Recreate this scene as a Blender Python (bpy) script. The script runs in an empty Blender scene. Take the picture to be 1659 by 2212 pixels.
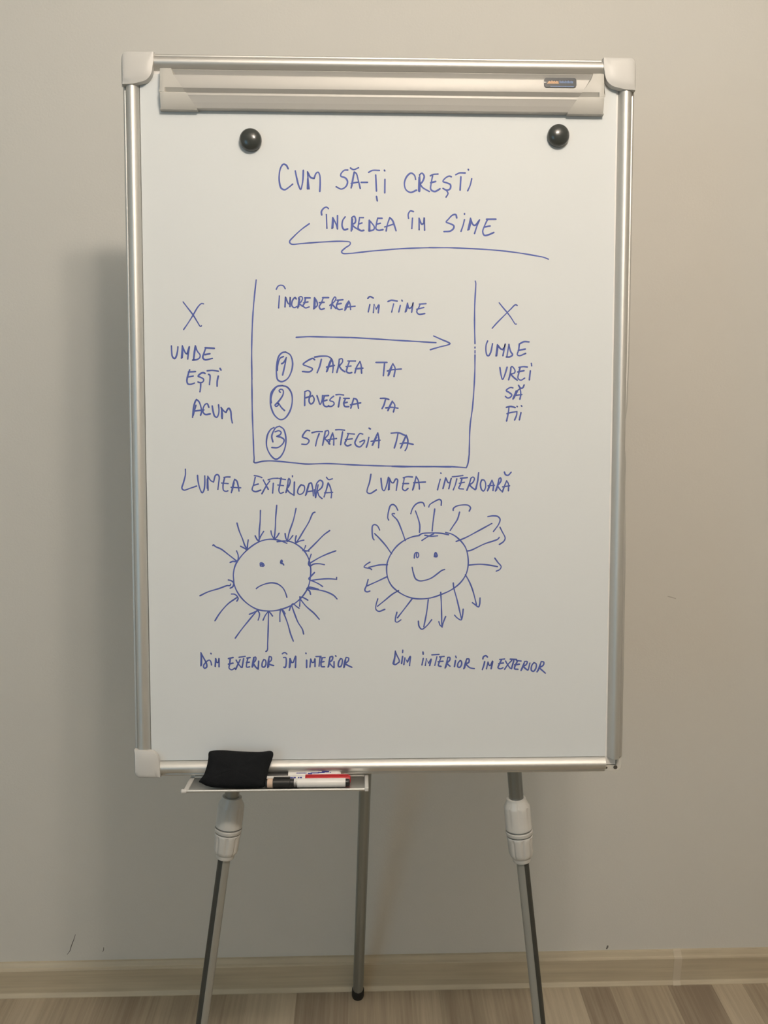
import bpy, bmesh, math, random
from mathutils import Vector, Matrix
random.seed(7)
SC = bpy.context.scene
COL = SC.collection

# ------------------------------------------------------------------ camera
CAM_ROT = [(0.999657,0.005666,-0.025556),(-0.026177,0.216365,-0.975961),(0.000000,0.976296,0.216440)]
cam_data = bpy.data.cameras.new('camera')
cam = bpy.data.objects.new('camera', cam_data)
COL.objects.link(cam)
cam_data.sensor_fit = 'VERTICAL'
cam_data.sensor_height = 36.0
cam_data.lens = 1790.0 / 2212.0 * 36.0
cam_data.clip_start = 0.02
cam.matrix_world = Matrix.Translation((0, 0, 1.5)) @ Matrix(CAM_ROT).to_4x4()
SC.camera = cam

# ------------------------------------------------------------------ world, lamps, exposure
world = bpy.data.worlds.new('world')
SC.world = world
world.use_nodes = True
bg = world.node_tree.nodes['Background']
bg.inputs[0].default_value = (0.95, 0.84, 0.64, 1)
bg.inputs[1].default_value = 0.28

def lamp(name, loc, power, color, radius):
    d = bpy.data.lights.new(name, 'POINT')
    d.energy = power
    d.color = color
    d.shadow_soft_size = radius
    o = bpy.data.objects.new(name, d)
    o.location = loc
    COL.objects.link(o)
    return o
WARM = (1.0, 0.87, 0.735)
lamp('ceiling_bulb', (0.19, 0.08, 2.484), 24.2, WARM, 0.055)
lamp('ceiling_bulb', (0.35, 0.08, 2.484), 24.2, WARM, 0.055)

wd = bpy.data.lights.new('window_daylight', 'AREA')
wd.shape = 'RECTANGLE'
wd.size, wd.size_y = 0.9, 1.2
wd.energy = 7.5
wd.color = (0.25, 0.68, 1.0)
wo = bpy.data.objects.new('window_daylight', wd)
wo.location = (-1.75, -1.2, 1.6)
wo.rotation_euler = (Vector((0.1, 1.84, 1.1)) - Vector(wo.location)).to_track_quat('-Z', 'Y').to_euler()
COL.objects.link(wo)

SC.view_settings.view_transform = 'Standard'
SC.view_settings.look = 'None'
SC.view_settings.gamma = 1.0
SC.view_settings.use_curve_mapping = False
SC.view_settings.exposure = 0.0

# ------------------------------------------------------------------ helpers
B_AXES = Matrix([(0.999990,0.004311,0.001115),(0.000429,0.156003,-0.987756),(-0.004432,0.987747,0.156000)])          # board axes: across, up, out of the board
B_ORIG = Vector((-0.322029,1.240302,1.863040))          # top left corner of the board frame
WALL_Y = 1.65509

def bp(u, v, w):
    """millimetres on the tilted board -> world metres"""
    return B_ORIG + B_AXES @ Vector((u, v, w)) * 0.001

def smooth(me, angle=35):
    for p in me.polygons:
        p.use_smooth = True
    me.set_sharp_from_angle(angle=math.radians(angle))

def obj(name, verts, faces, mat, parent=None, base=None, bevel=0, seg=3, angle=35):
    """one mesh object; verts are world points"""
    if base is None:
        base = Vector((0, 0, 0))
    root = parent
    while root is not None:
        base = base + Vector(root.location)
        root = root.parent
    me = bpy.data.meshes.new(name)
    me.from_pydata([Vector(v) - base for v in verts], [], faces)
    bm = bmesh.new()
    bm.from_mesh(me)
    bmesh.ops.recalc_face_normals(bm, faces=bm.faces)
    bm.to_mesh(me)
    bm.free()
    mats = mat if isinstance(mat, (list, tuple)) else [mat]
    for m in mats:
        me.materials.append(m)
    smooth(me, angle)
    o = bpy.data.objects.new(name, me)
    COL.objects.link(o)
    if parent is not None:
        o.parent = parent
    if bevel:
        b = o.modifiers.new('bevel', 'BEVEL')
        b.width = bevel
        b.segments = seg
        b.limit_method = 'ANGLE'
        b.angle_limit = math.radians(35)
    return o

def thing(name, loc, label, category, group=None):
    e = bpy.data.objects.new(name, None)
    e.location = loc
    e.empty_display_size = 0.05
    COL.objects.link(e)
    tag(e, label, category, group)
    return e

def tag(o, label, category, group=None):
    o['label'] = label
    o['category'] = category
    if group:
        o['group'] = group

def rebase(o, loc):
    """put a one-mesh thing's origin at loc"""
    loc = Vector(loc)
    o.data.transform(Matrix.Translation(-loc))
    o.location = loc

class MB:
    def __init__(self):
        self.v, self.f = [], []
    def add(self, verts, faces):
        n = len(self.v)
        self.v += [Vector(p) for p in verts]
        self.f += [tuple(i + n for i in f) for f in faces]
        return self
    def prism(self, poly, c0, c1, fn):
        """poly of (a,b) swept from c0 to c1; fn(a,b,c) -> world"""
        n = len(poly)
        vs = [fn(a, b, c0) for a, b in poly] + [fn(a, b, c1) for a, b in poly]
        fs = [tuple(range(n))[::-1], tuple(range(n, 2 * n))]
        fs += [(i, (i + 1) % n, n + (i + 1) % n, n + i) for i in range(n)]
        return self.add(vs, fs)
    def box(self, a0, a1, b0, b1, c0, c1, fn):
        return self.prism([(a0, b0), (a1, b0), (a1, b1), (a0, b1)], c0, c1, fn)
    def lathe(self, p0, p1, prof, n=32, shape=None, cap=True):
        """prof: (t metres along p0->p1, radius); shape(t, ang) scales the radius"""
        p0, p1 = Vector(p0), Vector(p1)
        d = (p1 - p0).normalized()
        x = d.orthogonal().normalized()
        if abs(d.z) < 0.9:
            x = (Vector((0, 0, 1)) - d * d.z).normalized()
        else:
            x = (Vector((0, -1, 0)) + d * d.y).normalized()
        y = d.cross(x)
        vs, fs = [], []
        for t, r in prof:
            for k in range(n):
                a = 2 * math.pi * k / n
                rr = r * (shape(t, a) if shape else 1.0)
                vs.append(p0 + d * t + x * (rr * math.cos(a)) + y * (rr * math.sin(a)))
        for j in range(len(prof) - 1):
            for k in range(n):
                fs.append((j * n + k, j * n + (k + 1) % n, (j + 1) * n + (k + 1) % n, (j + 1) * n + k))
        if cap:
            fs.append(tuple(range(n))[::-1])
            fs.append(tuple(range((len(prof) - 1) * n, len(prof) * n)))
        return self.add(vs, fs)
    def cyl_patch(self, p0, d, r, t0, t1, a0, a1, na=6):
        """a printed patch lying on a cylinder with axis p0 + d*t"""
        p0, d = Vector(p0), Vector(d).normalized()
        x = (Vector((0, 0, 1)) - d * d.z).normalized()
        y = d.cross(x)
        vs, fs = [], []
        for k in range(na + 1):
            a = math.radians(a0 + (a1 - a0) * k / na)
            q = x * (r * math.cos(a)) + y * (r * math.sin(a))
            vs += [p0 + d * t0 + q, p0 + d * t1 + q]
        for k in range(na):
            fs.append((2 * k, 2 * k + 1, 2 * k + 3, 2 * k + 2))
        return self.add(vs, fs)
    def build(self, name, mat, parent=None, **kw):
        return obj(name, self.v, self.f, mat, parent, **kw)

# ------------------------------------------------------------------ materials
def material(name, color, rough=0.5, metal=0.0, spec=0.5, bump=0.0, bump_scale=200.0, vary=0.0, vary_scale=3.0, coat=0.0):
    m = bpy.data.materials.new(name)
    m.use_nodes = True
    nt = m.node_tree
    b = nt.nodes['Principled BSDF']
    b.inputs['Base Color'].default_value = (*color, 1)
    b.inputs['Roughness'].default_value = rough
    b.inputs['Metallic'].default_value = metal
    b.inputs['Specular IOR Level'].default_value = spec
    b.inputs['Coat Weight'].default_value = coat
    co = nt.nodes.new('ShaderNodeTexCoord')
    if vary:
        nz = nt.nodes.new('ShaderNodeTexNoise')
        nz.inputs['Scale'].default_value = vary_scale
        nz.inputs['Detail'].default_value = 4
        nt.links.new(co.outputs['Object'], nz.inputs['Vector'])
        mx = nt.nodes.new('ShaderNodeMix')
        mx.data_type = 'RGBA'
        mx.inputs[6].default_value = (*[c * (1 - vary) for c in color], 1)
        mx.inputs[7].default_value = (*[min(1, c * (1 + vary)) for c in color], 1)
        nt.links.new(nz.outputs['Fac'], mx.inputs[0])
        nt.links.new(mx.outputs[2], b.inputs['Base Color'])
    if bump:
        nz = nt.nodes.new('ShaderNodeTexNoise')
        nz.inputs['Scale'].default_value = bump_scale
        nz.inputs['Detail'].default_value = 3
        nt.links.new(co.outputs['Object'], nz.inputs['Vector'])
        bn = nt.nodes.new('ShaderNodeBump')
        bn.inputs['Strength'].default_value = bump
        bn.inputs['Distance'].default_value = 0.001
        nt.links.new(nz.outputs['Fac'], bn.inputs['Height'])
        nt.links.new(bn.outputs['Normal'], b.inputs['Normal'])
    return m

M = {}
M['wall'] = material('wall_paint', (0.735, 0.722, 0.68), 0.85, spec=0.2, bump=0.25, bump_scale=260, vary=0.025, vary_scale=2.5)
M['ceiling'] = material('ceiling_paint', (0.80, 0.79, 0.77), 0.9, spec=0.2, vary=0.01)
M['alu'] = material('satin_aluminium', (0.66, 0.655, 0.63), 0.52, metal=1.0, bump=0.05, bump_scale=90)
M['alu_dull'] = material('dull_aluminium', (0.52, 0.52, 0.50), 0.45, metal=1.0, bump=0.05, bump_scale=90)
M['chrome'] = material('grey_steel_tube', (0.30, 0.32, 0.32), 0.30, metal=1.0, bump=0.03, bump_scale=60)
M['tube_low'] = material('brushed_lower_tube', (0.40, 0.415, 0.40), 0.36, metal=0.6, bump=0.03, bump_scale=60)
M['tube_dark'] = material('dark_tube_strip', (0.075, 0.08, 0.075), 0.4, metal=0.6)
M['rear_tube'] = material('grey_painted_tube', (0.34, 0.365, 0.36), 0.33, metal=0.8, bump=0.03)
M['cap'] = material('grey_white_plastic', (0.56, 0.555, 0.535), 0.42, bump=0.04, bump_scale=300, vary=0.02)
M['clamp'] = material('clamp_silver_paint', (0.47, 0.46, 0.435), 0.5, metal=0.2, bump=0.03)
M['clamp_cap'] = material('clamp_end_plastic', (0.50, 0.49, 0.455), 0.45, bump=0.04, vary=0.02)
M['collar'] = material('white_collar_plastic', (0.55, 0.545, 0.52), 0.28, bump=0.03, vary=0.02)
M['board'] = material('white_board_enamel', (0.76, 0.755, 0.745), 0.3, vary=0.01)
M['shade_and_fittings'] = material('gap_shade_and_dark_fittings', (0.07, 0.06, 0.05), 0.7, vary=0.05)  # dark fittings and holes, plus the added sheet that paints the gap's shade
M['bracket'] = material('beige_bracket_plastic', (0.56, 0.54, 0.49), 0.5, vary=0.03)
M['paper'] = material('flipchart_paper', (0.675, 0.705, 0.715), 0.75, spec=0.25, bump=0.05, bump_scale=150, vary=0.008, vary_scale=4)
M['ink'] = material('blue_ink', (0.085, 0.122, 0.40), 0.6, spec=0.3, vary=0.22, vary_scale=60)
M['black_gloss'] = material('black_gloss_plastic', (0.036, 0.041, 0.038), 0.25, coat=0.3, bump=0.02)
M['black_plastic'] = material('black_plastic', (0.014, 0.014, 0.014), 0.38, vary=0.05)
M['rubber'] = material('black_rubber', (0.012, 0.011, 0.010), 0.7, bump=0.2)
M['cloth'] = material('black_cloth', (0.0125, 0.0135, 0.015), 0.95, spec=0.1, bump=0.8, bump_scale=900, vary=0.2, vary_scale=80)
M['marker_white'] = material('white_marker_barrel', (0.78, 0.765, 0.735), 0.4, vary=0.01)
M['marker_band'] = material('peach_marker_band', (0.60, 0.44, 0.33), 0.5, vary=0.05)
M['red'] = material('red_marker_plastic', (0.46, 0.022, 0.028), 0.35, vary=0.03)
M['print_blue'] = material('blue_print', (0.035, 0.04, 0.26), 0.5, vary=0.1, vary_scale=300)
M['badge'] = material('navy_badge', (0.022, 0.028, 0.036), 0.3, vary=0.2, vary_scale=150)
M['badge_blue'] = material('badge_blue_print', (0.10, 0.17, 0.34), 0.4, vary=0.3, vary_scale=350)
M['badge_orange'] = material('badge_orange_print', (0.56, 0.33, 0.17), 0.4, vary=0.15, vary_scale=350)
M['joint'] = material('skirting_joint_plastic', (0.63, 0.56, 0.44), 0.3, vary=0.05)
M['scuff'] = material('grey_scuff', (0.16, 0.15, 0.14), 0.8, vary=0.1)
M['smear'] = material('faint_grey_smear', (0.53, 0.505, 0.47), 0.85, vary=0.02)

def node_math(nt, op, a, b=None, c=None):
    n = nt.nodes.new('ShaderNodeMath')
    n.operation = op
    for i, x in enumerate((a, b, c)):
        if x is None:
            continue
        if isinstance(x, (int, float)):
            n.inputs[i].default_value = x
        else:
            nt.links.new(x, n.inputs[i])
    return n.outputs[0]

def floor_material():
    """laminate strips running towards the wall, each strip with its own tone and grain"""
    m = bpy.data.materials.new('laminate_floor')
    m.use_nodes = True
    nt = m.node_tree
    b = nt.nodes['Principled BSDF']
    b.inputs['Roughness'].default_value = 0.42
    co = nt.nodes.new('ShaderNodeTexCoord')
    sep = nt.nodes.new('ShaderNodeSeparateXYZ')
    nt.links.new(co.outputs['Object'], sep.inputs[0])
    x, y = sep.outputs[0], sep.outputs[1]
    row = node_math(nt, 'FLOOR', node_math(nt, 'DIVIDE', node_math(nt, 'ADD', y, -0.75), 1.28))
    fac = node_math(nt, 'FRACT', node_math(nt, 'ADD', node_math(nt, 'DIVIDE', node_math(nt, 'ADD', x, 1.0), 2.05),
                                           node_math(nt, 'MULTIPLY', row, 0.373)))
    strips = [(-50, .60), (30, .65), (100, .5), (150, .42), (225, .24), (345, .5), (375, .38), (480, .52), (530, .78),
              (633, .15), (740, .42), (870, .6), (935, .32), (990, .5), (1075, .38), (1133, .82), (1235, .08),
              (1300, .46), (1430, .04), (1525, .72), (1590, .30), (1640, .55), (1715, .35)]
    ramp = nt.nodes.new('ShaderNodeValToRGB')
    ramp.color_ramp.interpolation = 'CONSTANT'
    el = ramp.color_ramp.elements
    for i, (px, tone) in enumerate(strips):
        X = -0.8464 + px * (0.9534 - -0.8464) / 1659
        p = (X + 1.0) / 2.05
        e = el[0] if i == 0 else el.new(max(0, min(1, p)))
        if i == 0:
            e.position = 0.0
        e.color = (tone, tone, tone, 1)
    last = el[-1] if el[-1].position > 0.999 else None
    if last is not None:
        last.color = (0.4, 0.4, 0.4, 1)
    nt.links.new(fac, ramp.inputs[0])
    # grain: noise stretched along the strips, plus a broad cloudy tone
    mp = nt.nodes.new('ShaderNodeMapping')
    mp.inputs['Scale'].default_value = (110, 3.0, 1)
    nt.links.new(co.outputs['Object'], mp.inputs[0])
    nz = nt.nodes.new('ShaderNodeTexNoise')
    nz.inputs['Scale'].default_value = 1.0
    nz.inputs['Detail'].default_value = 6
    nz.inputs['Roughness'].default_value = 0.65
    nt.links.new(mp.outputs[0], nz.inputs['Vector'])
    mp2 = nt.nodes.new('ShaderNodeMapping')
    mp2.inputs['Scale'].default_value = (22, 2.2, 1)
    nt.links.new(co.outputs['Object'], mp2.inputs[0])
    nz2 = nt.nodes.new('ShaderNodeTexNoise')
    nz2.inputs['Scale'].default_value = 1.0
    nz2.inputs['Detail'].default_value = 3
    nt.links.new(mp2.outputs[0], nz2.inputs['Vector'])
    t = node_math(nt, 'ADD', node_math(nt, 'MULTIPLY', ramp.outputs[0], 0.98),
                  node_math(nt, 'MULTIPLY', node_math(nt, 'SUBTRACT', nz.outputs['Fac'], 0.5), 1.15))
    t = node_math(nt, 'ADD', t, node_math(nt, 'MULTIPLY', node_math(nt, 'SUBTRACT', nz2.outputs['Fac'], 0.5), 0.75))
    t = node_math(nt, 'ADD', t, 0.03)
    col = nt.nodes.new('ShaderNodeValToRGB')
    ce = col.color_ramp.elements
    ce[0].position = 0.0
    ce[0].color = (0.270, 0.214, 0.158, 1)
    ce[1].position = 1.0
    ce[1].color = (0.58, 0.50, 0.375, 1)
    e = ce.new(0.5)
    e.color = (0.42, 0.352, 0.258, 1)
    nt.links.new(t, col.inputs[0])
    nt.links.new(col.outputs[0], b.inputs['Base Color'])
    bn = nt.nodes.new('ShaderNodeBump')
    bn.inputs['Strength'].default_value = 0.28
    bn.inputs['Distance'].default_value = 0.001
    nt.links.new(nz.outputs['Fac'], bn.inputs['Height'])
    nt.links.new(bn.outputs['Normal'], b.inputs['Normal'])
    return m

def skirting_material():
    m = bpy.data.materials.new('skirting_wood')
    m.use_nodes = True
    nt = m.node_tree
    b = nt.nodes['Principled BSDF']
    b.inputs['Roughness'].default_value = 0.42
    co = nt.nodes.new('ShaderNodeTexCoord')
    mp = nt.nodes.new('ShaderNodeMapping')
    mp.inputs['Scale'].default_value = (4, 1, 150)
    nt.links.new(co.outputs['Object'], mp.inputs[0])
    nz = nt.nodes.new('ShaderNodeTexNoise')
    nz.inputs['Scale'].default_value = 1.0
    nz.inputs['Detail'].default_value = 6
    nt.links.new(mp.outputs[0], nz.inputs['Vector'])
    mp2 = nt.nodes.new('ShaderNodeMapping')
    mp2.inputs['Scale'].default_value = (5, 1, 26)
    nt.links.new(co.outputs['Object'], mp2.inputs[0])
    nz2 = nt.nodes.new('ShaderNodeTexNoise')
    nz2.inputs['Scale'].default_value = 1.0
    nz2.inputs['Detail'].default_value = 4
    nt.links.new(mp2.outputs[0], nz2.inputs['Vector'])
    t = node_math(nt, 'ADD', node_math(nt, 'MULTIPLY', nz.outputs['Fac'], 0.5), node_math(nt, 'MULTIPLY', nz2.outputs['Fac'], 0.5))
    col = nt.nodes.new('ShaderNodeValToRGB')
    ce = col.color_ramp.elements
    ce[0].position = 0.3
    ce[0].color = (0.49, 0.42, 0.30, 1)
    ce[1].position = 0.7
    ce[1].color = (0.66, 0.58, 0.43, 1)
    nt.links.new(t, col.inputs[0])
    nt.links.new(col.outputs[0], b.inputs['Base Color'])
    return m
M['floor'] = floor_material()
M['skirting'] = skirting_material()

# ------------------------------------------------------------------ the room
IDW = lambda a, b, c: Vector((a, b, c))
def structure(name, mb, mat, **kw):
    o = mb.build(name, mat, **kw)
    o['kind'] = 'structure'
    return o
X0, X1, Y0, ZC = -2.2, 2.2, -2.6, 2.66
structure('floor', MB().box(X0, X1, Y0, WALL_Y, -0.05, 0, IDW), M['floor'])
structure('ceiling', MB().box(X0, X1, Y0, WALL_Y, ZC, ZC + 0.05, IDW), M['ceiling'])
wall_back = structure('wall_back', MB().box(X0 - 0.1, X1 + 0.1, WALL_Y, WALL_Y + 0.1, -0.05, ZC + 0.05, IDW), M['wall'])
structure('wall_left', MB().box(X0 - 0.1, X0, Y0, WALL_Y, -0.05, ZC + 0.05, IDW), M['wall'])
structure('wall_right', MB().box(X1, X1 + 0.1, Y0, WALL_Y, -0.05, ZC + 0.05, IDW), M['wall'])

# skirting board: sloping top lip, flat face, flexible foot lip
sk = [(0, 0), (0.0215, 0), (0.0212, 0.0018), (0.0165, 0.0070), (0.0150, 0.0085), (0.0140, 0.012), (0.0155, 0.030), (0.0155, 0.067), (0.0140, 0.0700), (0.0105, 0.0715), (0.005, 0.0805), (0, 0.081)]
def skf(a, b, c): return Vector((c, WALL_Y - a, b))
base_o = structure('baseboard_back', MB().prism(sk, X0, 0.7280, skf).prism(sk, 0.7280, X1, skf), M['skirting'], angle=25)
sj = [(a + (0.0012 if a > 0 else 0), b + (0.0008 if b > 0.05 else 0)) for a, b in sk]
MB().prism(sj, 0.7280 - 0.009, 0.7280 + 0.009, skf).build('joint_clip', M['joint'], base_o, angle=25)
MB().prism(sk, Y0, WALL_Y - 0.026, lambda a, b, c: Vector((X0 + a, c, b))).build('baseboard_left', M['skirting'], angle=25)['kind'] = 'structure'
MB().prism(sk, Y0, WALL_Y - 0.026, lambda a, b, c: Vector((X1 - a, c, b))).build('baseboard_right', M['skirting'], angle=25)['kind'] = 'structure'

def wall_mark(pts, half, mat=None, name='scuff_mark'):
    """a small pencil-like mark on the back wall, (x, z, half width)"""
    vs, fs = [], []
    n = len(pts)
    for i, (x, z) in enumerate(pts):
        a = Vector(pts[max(0, i - 1)])
        b = Vector(pts[min(n - 1, i + 1)])
        d = (b - a).normalized()
        k = half * (0.35 + 0.65 * math.sin(math.pi * (i + 0.5) / n))
        vs += [(x - d.y * k, WALL_Y - 0.0004, z + d.x * k), (x + d.y * k, WALL_Y - 0.0004, z - d.x * k)]
    fs = [(2 * i, 2 * i + 1, 2 * i + 3, 2 * i + 2) for i in range(n - 1)]
    obj(name, vs, fs, mat or M['scuff'], wall_back)
wall_mark([(-0.684, 0.097), (-0.6769, 0.1067), (-0.6728, 0.1189), (-0.6689, 0.1286), (-0.6649, 0.1383), (-0.6608, 0.1504)], 0.0009, M['scuff'])
wall_mark([(-0.6025, 0.1025), (-0.6, 0.1087), (-0.5995, 0.1148)], 0.0008, M['scuff'])
wall_mark([(0.5633, 0.0841), (0.5651, 0.089), (0.5659, 0.094)], 0.0022, M['scuff'])
wall_mark([(0.6428, 0.9471), (0.6509, 0.9449), (0.661, 0.9418)], 0.0012, M['smear'])

# ------------------------------------------------------------------ the easel
easel = thing('flipchart_easel', (0.02, 1.15, 0), 'silver flipchart stand with a white board on three grey legs', 'flipchart')
# panel, and an added dark sheet to paint the corner gap's shade
MB().box(6, 690.2, -989.3, -6, -9, 2, bp).build('board_panel', M['board'], easel)
MB().box(4, 696, -996, -4, -11.5, -9.6, bp).build('gap_shade_sheet', M['shade_and_fittings'], easel)

RAIL = [(0, -12), (0, 1.0), (0.7, 2.5), (1.6, 3.1), (2.6, 3.3), (3.6, 3.1), (4.4, 2.5), (4.6, 0.4), (5.5, 0.4), (5.6, 7.6), (6.2, 8.9), (7.6, 9.9), (9.4, 10.8), (11.4, 11.4),
        (13.2, 11.6), (15.0, 11.2), (16.8, 10.2), (18.6, 8.7), (20.3, 6.8), (21.7, 4.7), (22.8, 2.4), (22.9, -12)]
def rail(name, fn, c0, c1, steps=1, dent=None, end=None, mat=None):
    n = len(RAIL)
    vs, fs = [], []
    for j in range(steps + 1):
        c = c0 + (c1 - c0) * j / steps
        for a, w in RAIL:
            aa = a
            if dent and a < 6.2:
                aa = min(a + dent(c), 5.9 + a * 0.05)
            cc = c
            if end and j == steps:
                cc = c + end(a)
            vs.append(fn(aa, w, cc))
    for j in range(steps):
        for i in range(n):
            fs.append((j * n + i, j * n + (i + 1) % n, (j + 1) * n + (i + 1) % n, (j + 1) * n + i))
    fs.append(tuple(range(n)))
    fs.append(tuple(range(steps * n, (steps + 1) * n)))
    return obj(name, vs, fs, mat or M['alu'], easel, angle=28)
rail('frame_rail', lambda a, w, c: bp(c, -a, w), 36, 664)                       # top
rail('frame_rail', lambda a, w, c: bp(a, c, w), -36, -966)                      # left
rail('frame_rail', lambda a, w, c: bp(c, -1000 + a, w), 28, 674)                # bottom
rail('frame_rail', lambda a, w, c: bp(700 - a, c, w), -36, -977, steps=120,     # right, its outer lip pinched half way down
     dent=lambda c: 5.6 * math.exp(-((c + 512) / 26.0) ** 2) + 2.4 * math.exp(-((c + 590) / 60.0) ** 2) + 1.0 * math.exp(-((c + 455) / 40.0) ** 2),
     end=lambda a: -2.2 * math.sin(math.pi * min(1, max(0, (a - 2) / 21.0))))

def corner(name, fx, fy, sx=1.0, sy=1.0):
    """white plastic corner, (x, y) measured inwards from the frame corner"""
    poly = []
    R = 9.0
    for k in range(9):
        t = math.pi / 2 * k / 8
        poly.append((R - R * math.cos(t) - 0.8, R - R * math.sin(t) - 0.8))
    poly += [(41.5, -0.8), (41.0, 14), (40.2, 20)]
    for k in range(1, 8):
        t = math.pi / 2 * k / 8
        poly.append((22.5 + 17.5 * math.cos(t) ** 0.9, 22.5 + 17.5 * math.sin(t) ** 0.9 - 1.5))
    poly += [(20, 39.6), (14, 40.4), (-0.8, 41)]
    poly = [(22 + (a - 22) * sx if a > 22 else a, 22 + (b - 22) * sy if b > 22 else b) for a, b in poly]
    cxm = sum(p[0] for p in poly) / len(poly)
    cym = sum(p[1] for p in poly) / len(poly)
    mb = MB()
    fn = lambda a, b, c: bp(fx(a), fy(b), c)
    n = len(poly)
    # stacked outlines: foot, lip, domed crown
    layers = [(1.0, -12.5), (1.0, 4.2), (1.0, 4.3), (0.965, 4.4), (0.90, 4.6), (0.885, 10.0), (0.85, 13.2), (0.78, 15.0), (0.6, 15.8), (0.3, 16.1)]
    vs, fs = [], []
    for s, w in layers:
        for a, b in poly:
            # the inner edges keep their place, only the outer lip steps in
            aa = a if s > 0.84 and a > 22 else cxm + (a - cxm) * s
            bb = b if s > 0.84 and b > 22 else cym + (b - cym) * s
            if w < 4.25:          # the foot stays on the rails, clear of the paper
                aa, bb = min(aa, 22.4), min(bb, 22.4)
            vs.append(fn(aa, bb, w))
    for j in range(len(layers) - 1):
        for i in range(n):
            fs.append((j * n + i, j * n + (i + 1) % n, (j + 1) * n + (i + 1) % n, (j + 1) * n + i))
    fs.append(tuple(range(n)))
    fs.append(tuple(range((len(layers) - 1) * n, len(layers) * n)))
    return obj(name, vs, fs, M['cap'], easel, angle=40)
corner('corner_cap', lambda a: a, lambda b: -b, 1.16, 1.23)
corner('corner_cap', lambda a: 700 - a, lambda b: -b, 1.26, 1.2)
corner('corner_cap', lambda a: a, lambda b: -1000 + b, 0.78, 1.04)
# the bare bottom right corner: bracket with screw holes where the cap is missing
bk = MB().prism([(674.5, -990.6), (691.6, -990.6), (691.6, -976.5), (699.2, -976.5), (699.2, -993), (696.5, -997.5), (692, -999.3), (674.5, -999.3)], -9, 1.2, bp).build('corner_bracket', M['bracket'], easel, bevel=0.0004)
bk['label'] = 'bare beige corner bracket where the plastic cap is missing'
for (hu, hv, hr) in ((677.5, -994.6, 1.5), (695.4, -979.6, 1.5), (690.5, -994.0, 3.0)):
    MB().lathe(bp(hu, hv, 1.1), bp(hu, hv, 1.6), [(0, hr * 0.001), (0.0003, hr * 0.001)], 16).build('screw_hole', M['shade_and_fittings'], bk)

# clamp bar across the top of the paper
CB = [(0, 4.4), (0, 12.0), (1.0, 13.2), (6.5, 9.6), (7.2, 9.6), (8.0, 14.6), (9.2, 15.4), (19.5, 16.2), (25.2, 15.0), (25.6, 14.6), (30.6, 8.6), (31.2, 8.6),
      (31.6, 15.4), (32.8, 17.2), (35.4, 17.2), (36.8, 16.4), (43.5, 15.0), (44.3, 14.6), (50.2, 12.2), (51, 11.2), (51, 4.4)]
def clamp_end(a, w, s, u0, sgn):
    return bp(u0 + sgn * s, -24.6 - a, w)
clamp = MB().prism(CB, 58, 649, lambda a, w, c: bp(c, -24.6 - a, w)).build('clamp_bar', M['clamp'], easel, angle=20)
def end_cap(u_out, sgn):
    """bar end: same profile, a little fatter, cut on a slant"""
    prof = [(-0.8, 4.3), (-0.8, 13.6), (0.6, 14.8), (8.5, 15.8), (19.5, 17.2), (25.2, 16.4), (25.8, 15.8), (30.4, 11.4), (31.0, 11.4), (31.6, 16.6), (33.0, 18.0),
            (35.8, 18.0), (43.7, 16.0), (50.4, 13.4), (52.4, 11.8), (52.4, 4.3)]
    n = len(prof)
    vs = []
    def fill(a, w):            # the groove stops short of the outer end
        return 16.9 - abs(a - 28.5) * 0.02 if 24.9 < a < 31.3 else w
    for a, w in prof:          # outer end, rounded in plan
        vs.append(bp(u_out + sgn * (1.5 if w > 12 else 0), -24.6 - a, 4.3 + (fill(a, w) - 4.3) * 0.92))
    for a, w in prof:
        vs.append(bp(u_out + sgn * 4.5, -24.6 - a, fill(a, w)))
    for a, w in prof:
        vs.append(bp(u_out + sgn * 8.0, -24.6 - a, fill(a, w)))
    for a, w in prof:
        vs.append(bp(u_out + sgn * 9.2, -24.6 - a, w))
    for a, w in prof:
        vs.append(bp(u_out + sgn * (16.5 + 34.0 * max(0, a - 4) / 48.0), -24.6 - a, w))
    fs = [tuple(range(n)), tuple(range(4 * n, 5 * n))]
    for j in range(4):
        fs += [(j * n + i, j * n + (i + 1) % n, (j + 1) * n + (i + 1) % n, (j + 1) * n + i) for i in range(n)]
    return obj('end_cap', vs, fs, M['clamp_cap'], clamp, angle=25)
end_cap(51.5, 1)
end_cap(655.5, -1)
# little printed badge on the clamp: rounded navy plate with an orange and a blue half
def rrect(u0, u1, v0, v1, r, n=6):
    out = []
    for cu, cv, t0 in ((u1 - r, v1 - r, 0), (u0 + r, v1 - r, 90), (u0 + r, v0 + r, 180), (u1 - r, v0 + r, 270)):
        for k in range(n + 1):
            t = math.radians(t0 + 90 * k / n)
            out.append((cu + r * math.cos(t), cv + r * math.sin(t)))
    return out
def slopew(v):               # the clamp's upper face under the badge
    a = -24.6 - v
    return 15.2 + (a - 9.5) * 0.1
def on_clamp(h): return lambda a, b, c: bp(a, b, slopew(b) + h + c)
badge = MB().prism(rrect(571.6, 615.6, -44.2, -31.2, 3.4), 0, 0.7, on_clamp(0.6)).build('badge', M['badge'], clamp)
badge['label'] = 'small navy badge with orange and blue print'
orange = MB()
blue = MB()
for i in range(9):           # uneven small capitals, too fine to read
    u = 576.5 + i * 1.65
    h = (1.6, 2.4, 1.9, 2.9, 2.0, 2.5, 1.8, 2.6, 2.1)[i]
    orange.box(u, u + 1.35, -39.2 + (0.5 if i % 2 else 0), -39.2 + h + 1.0, 0, 0.15, on_clamp(1.31))
orange.box(575.5, 591.5, -39.4, -38.5, 0, 0.15, on_clamp(1.31))
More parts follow.
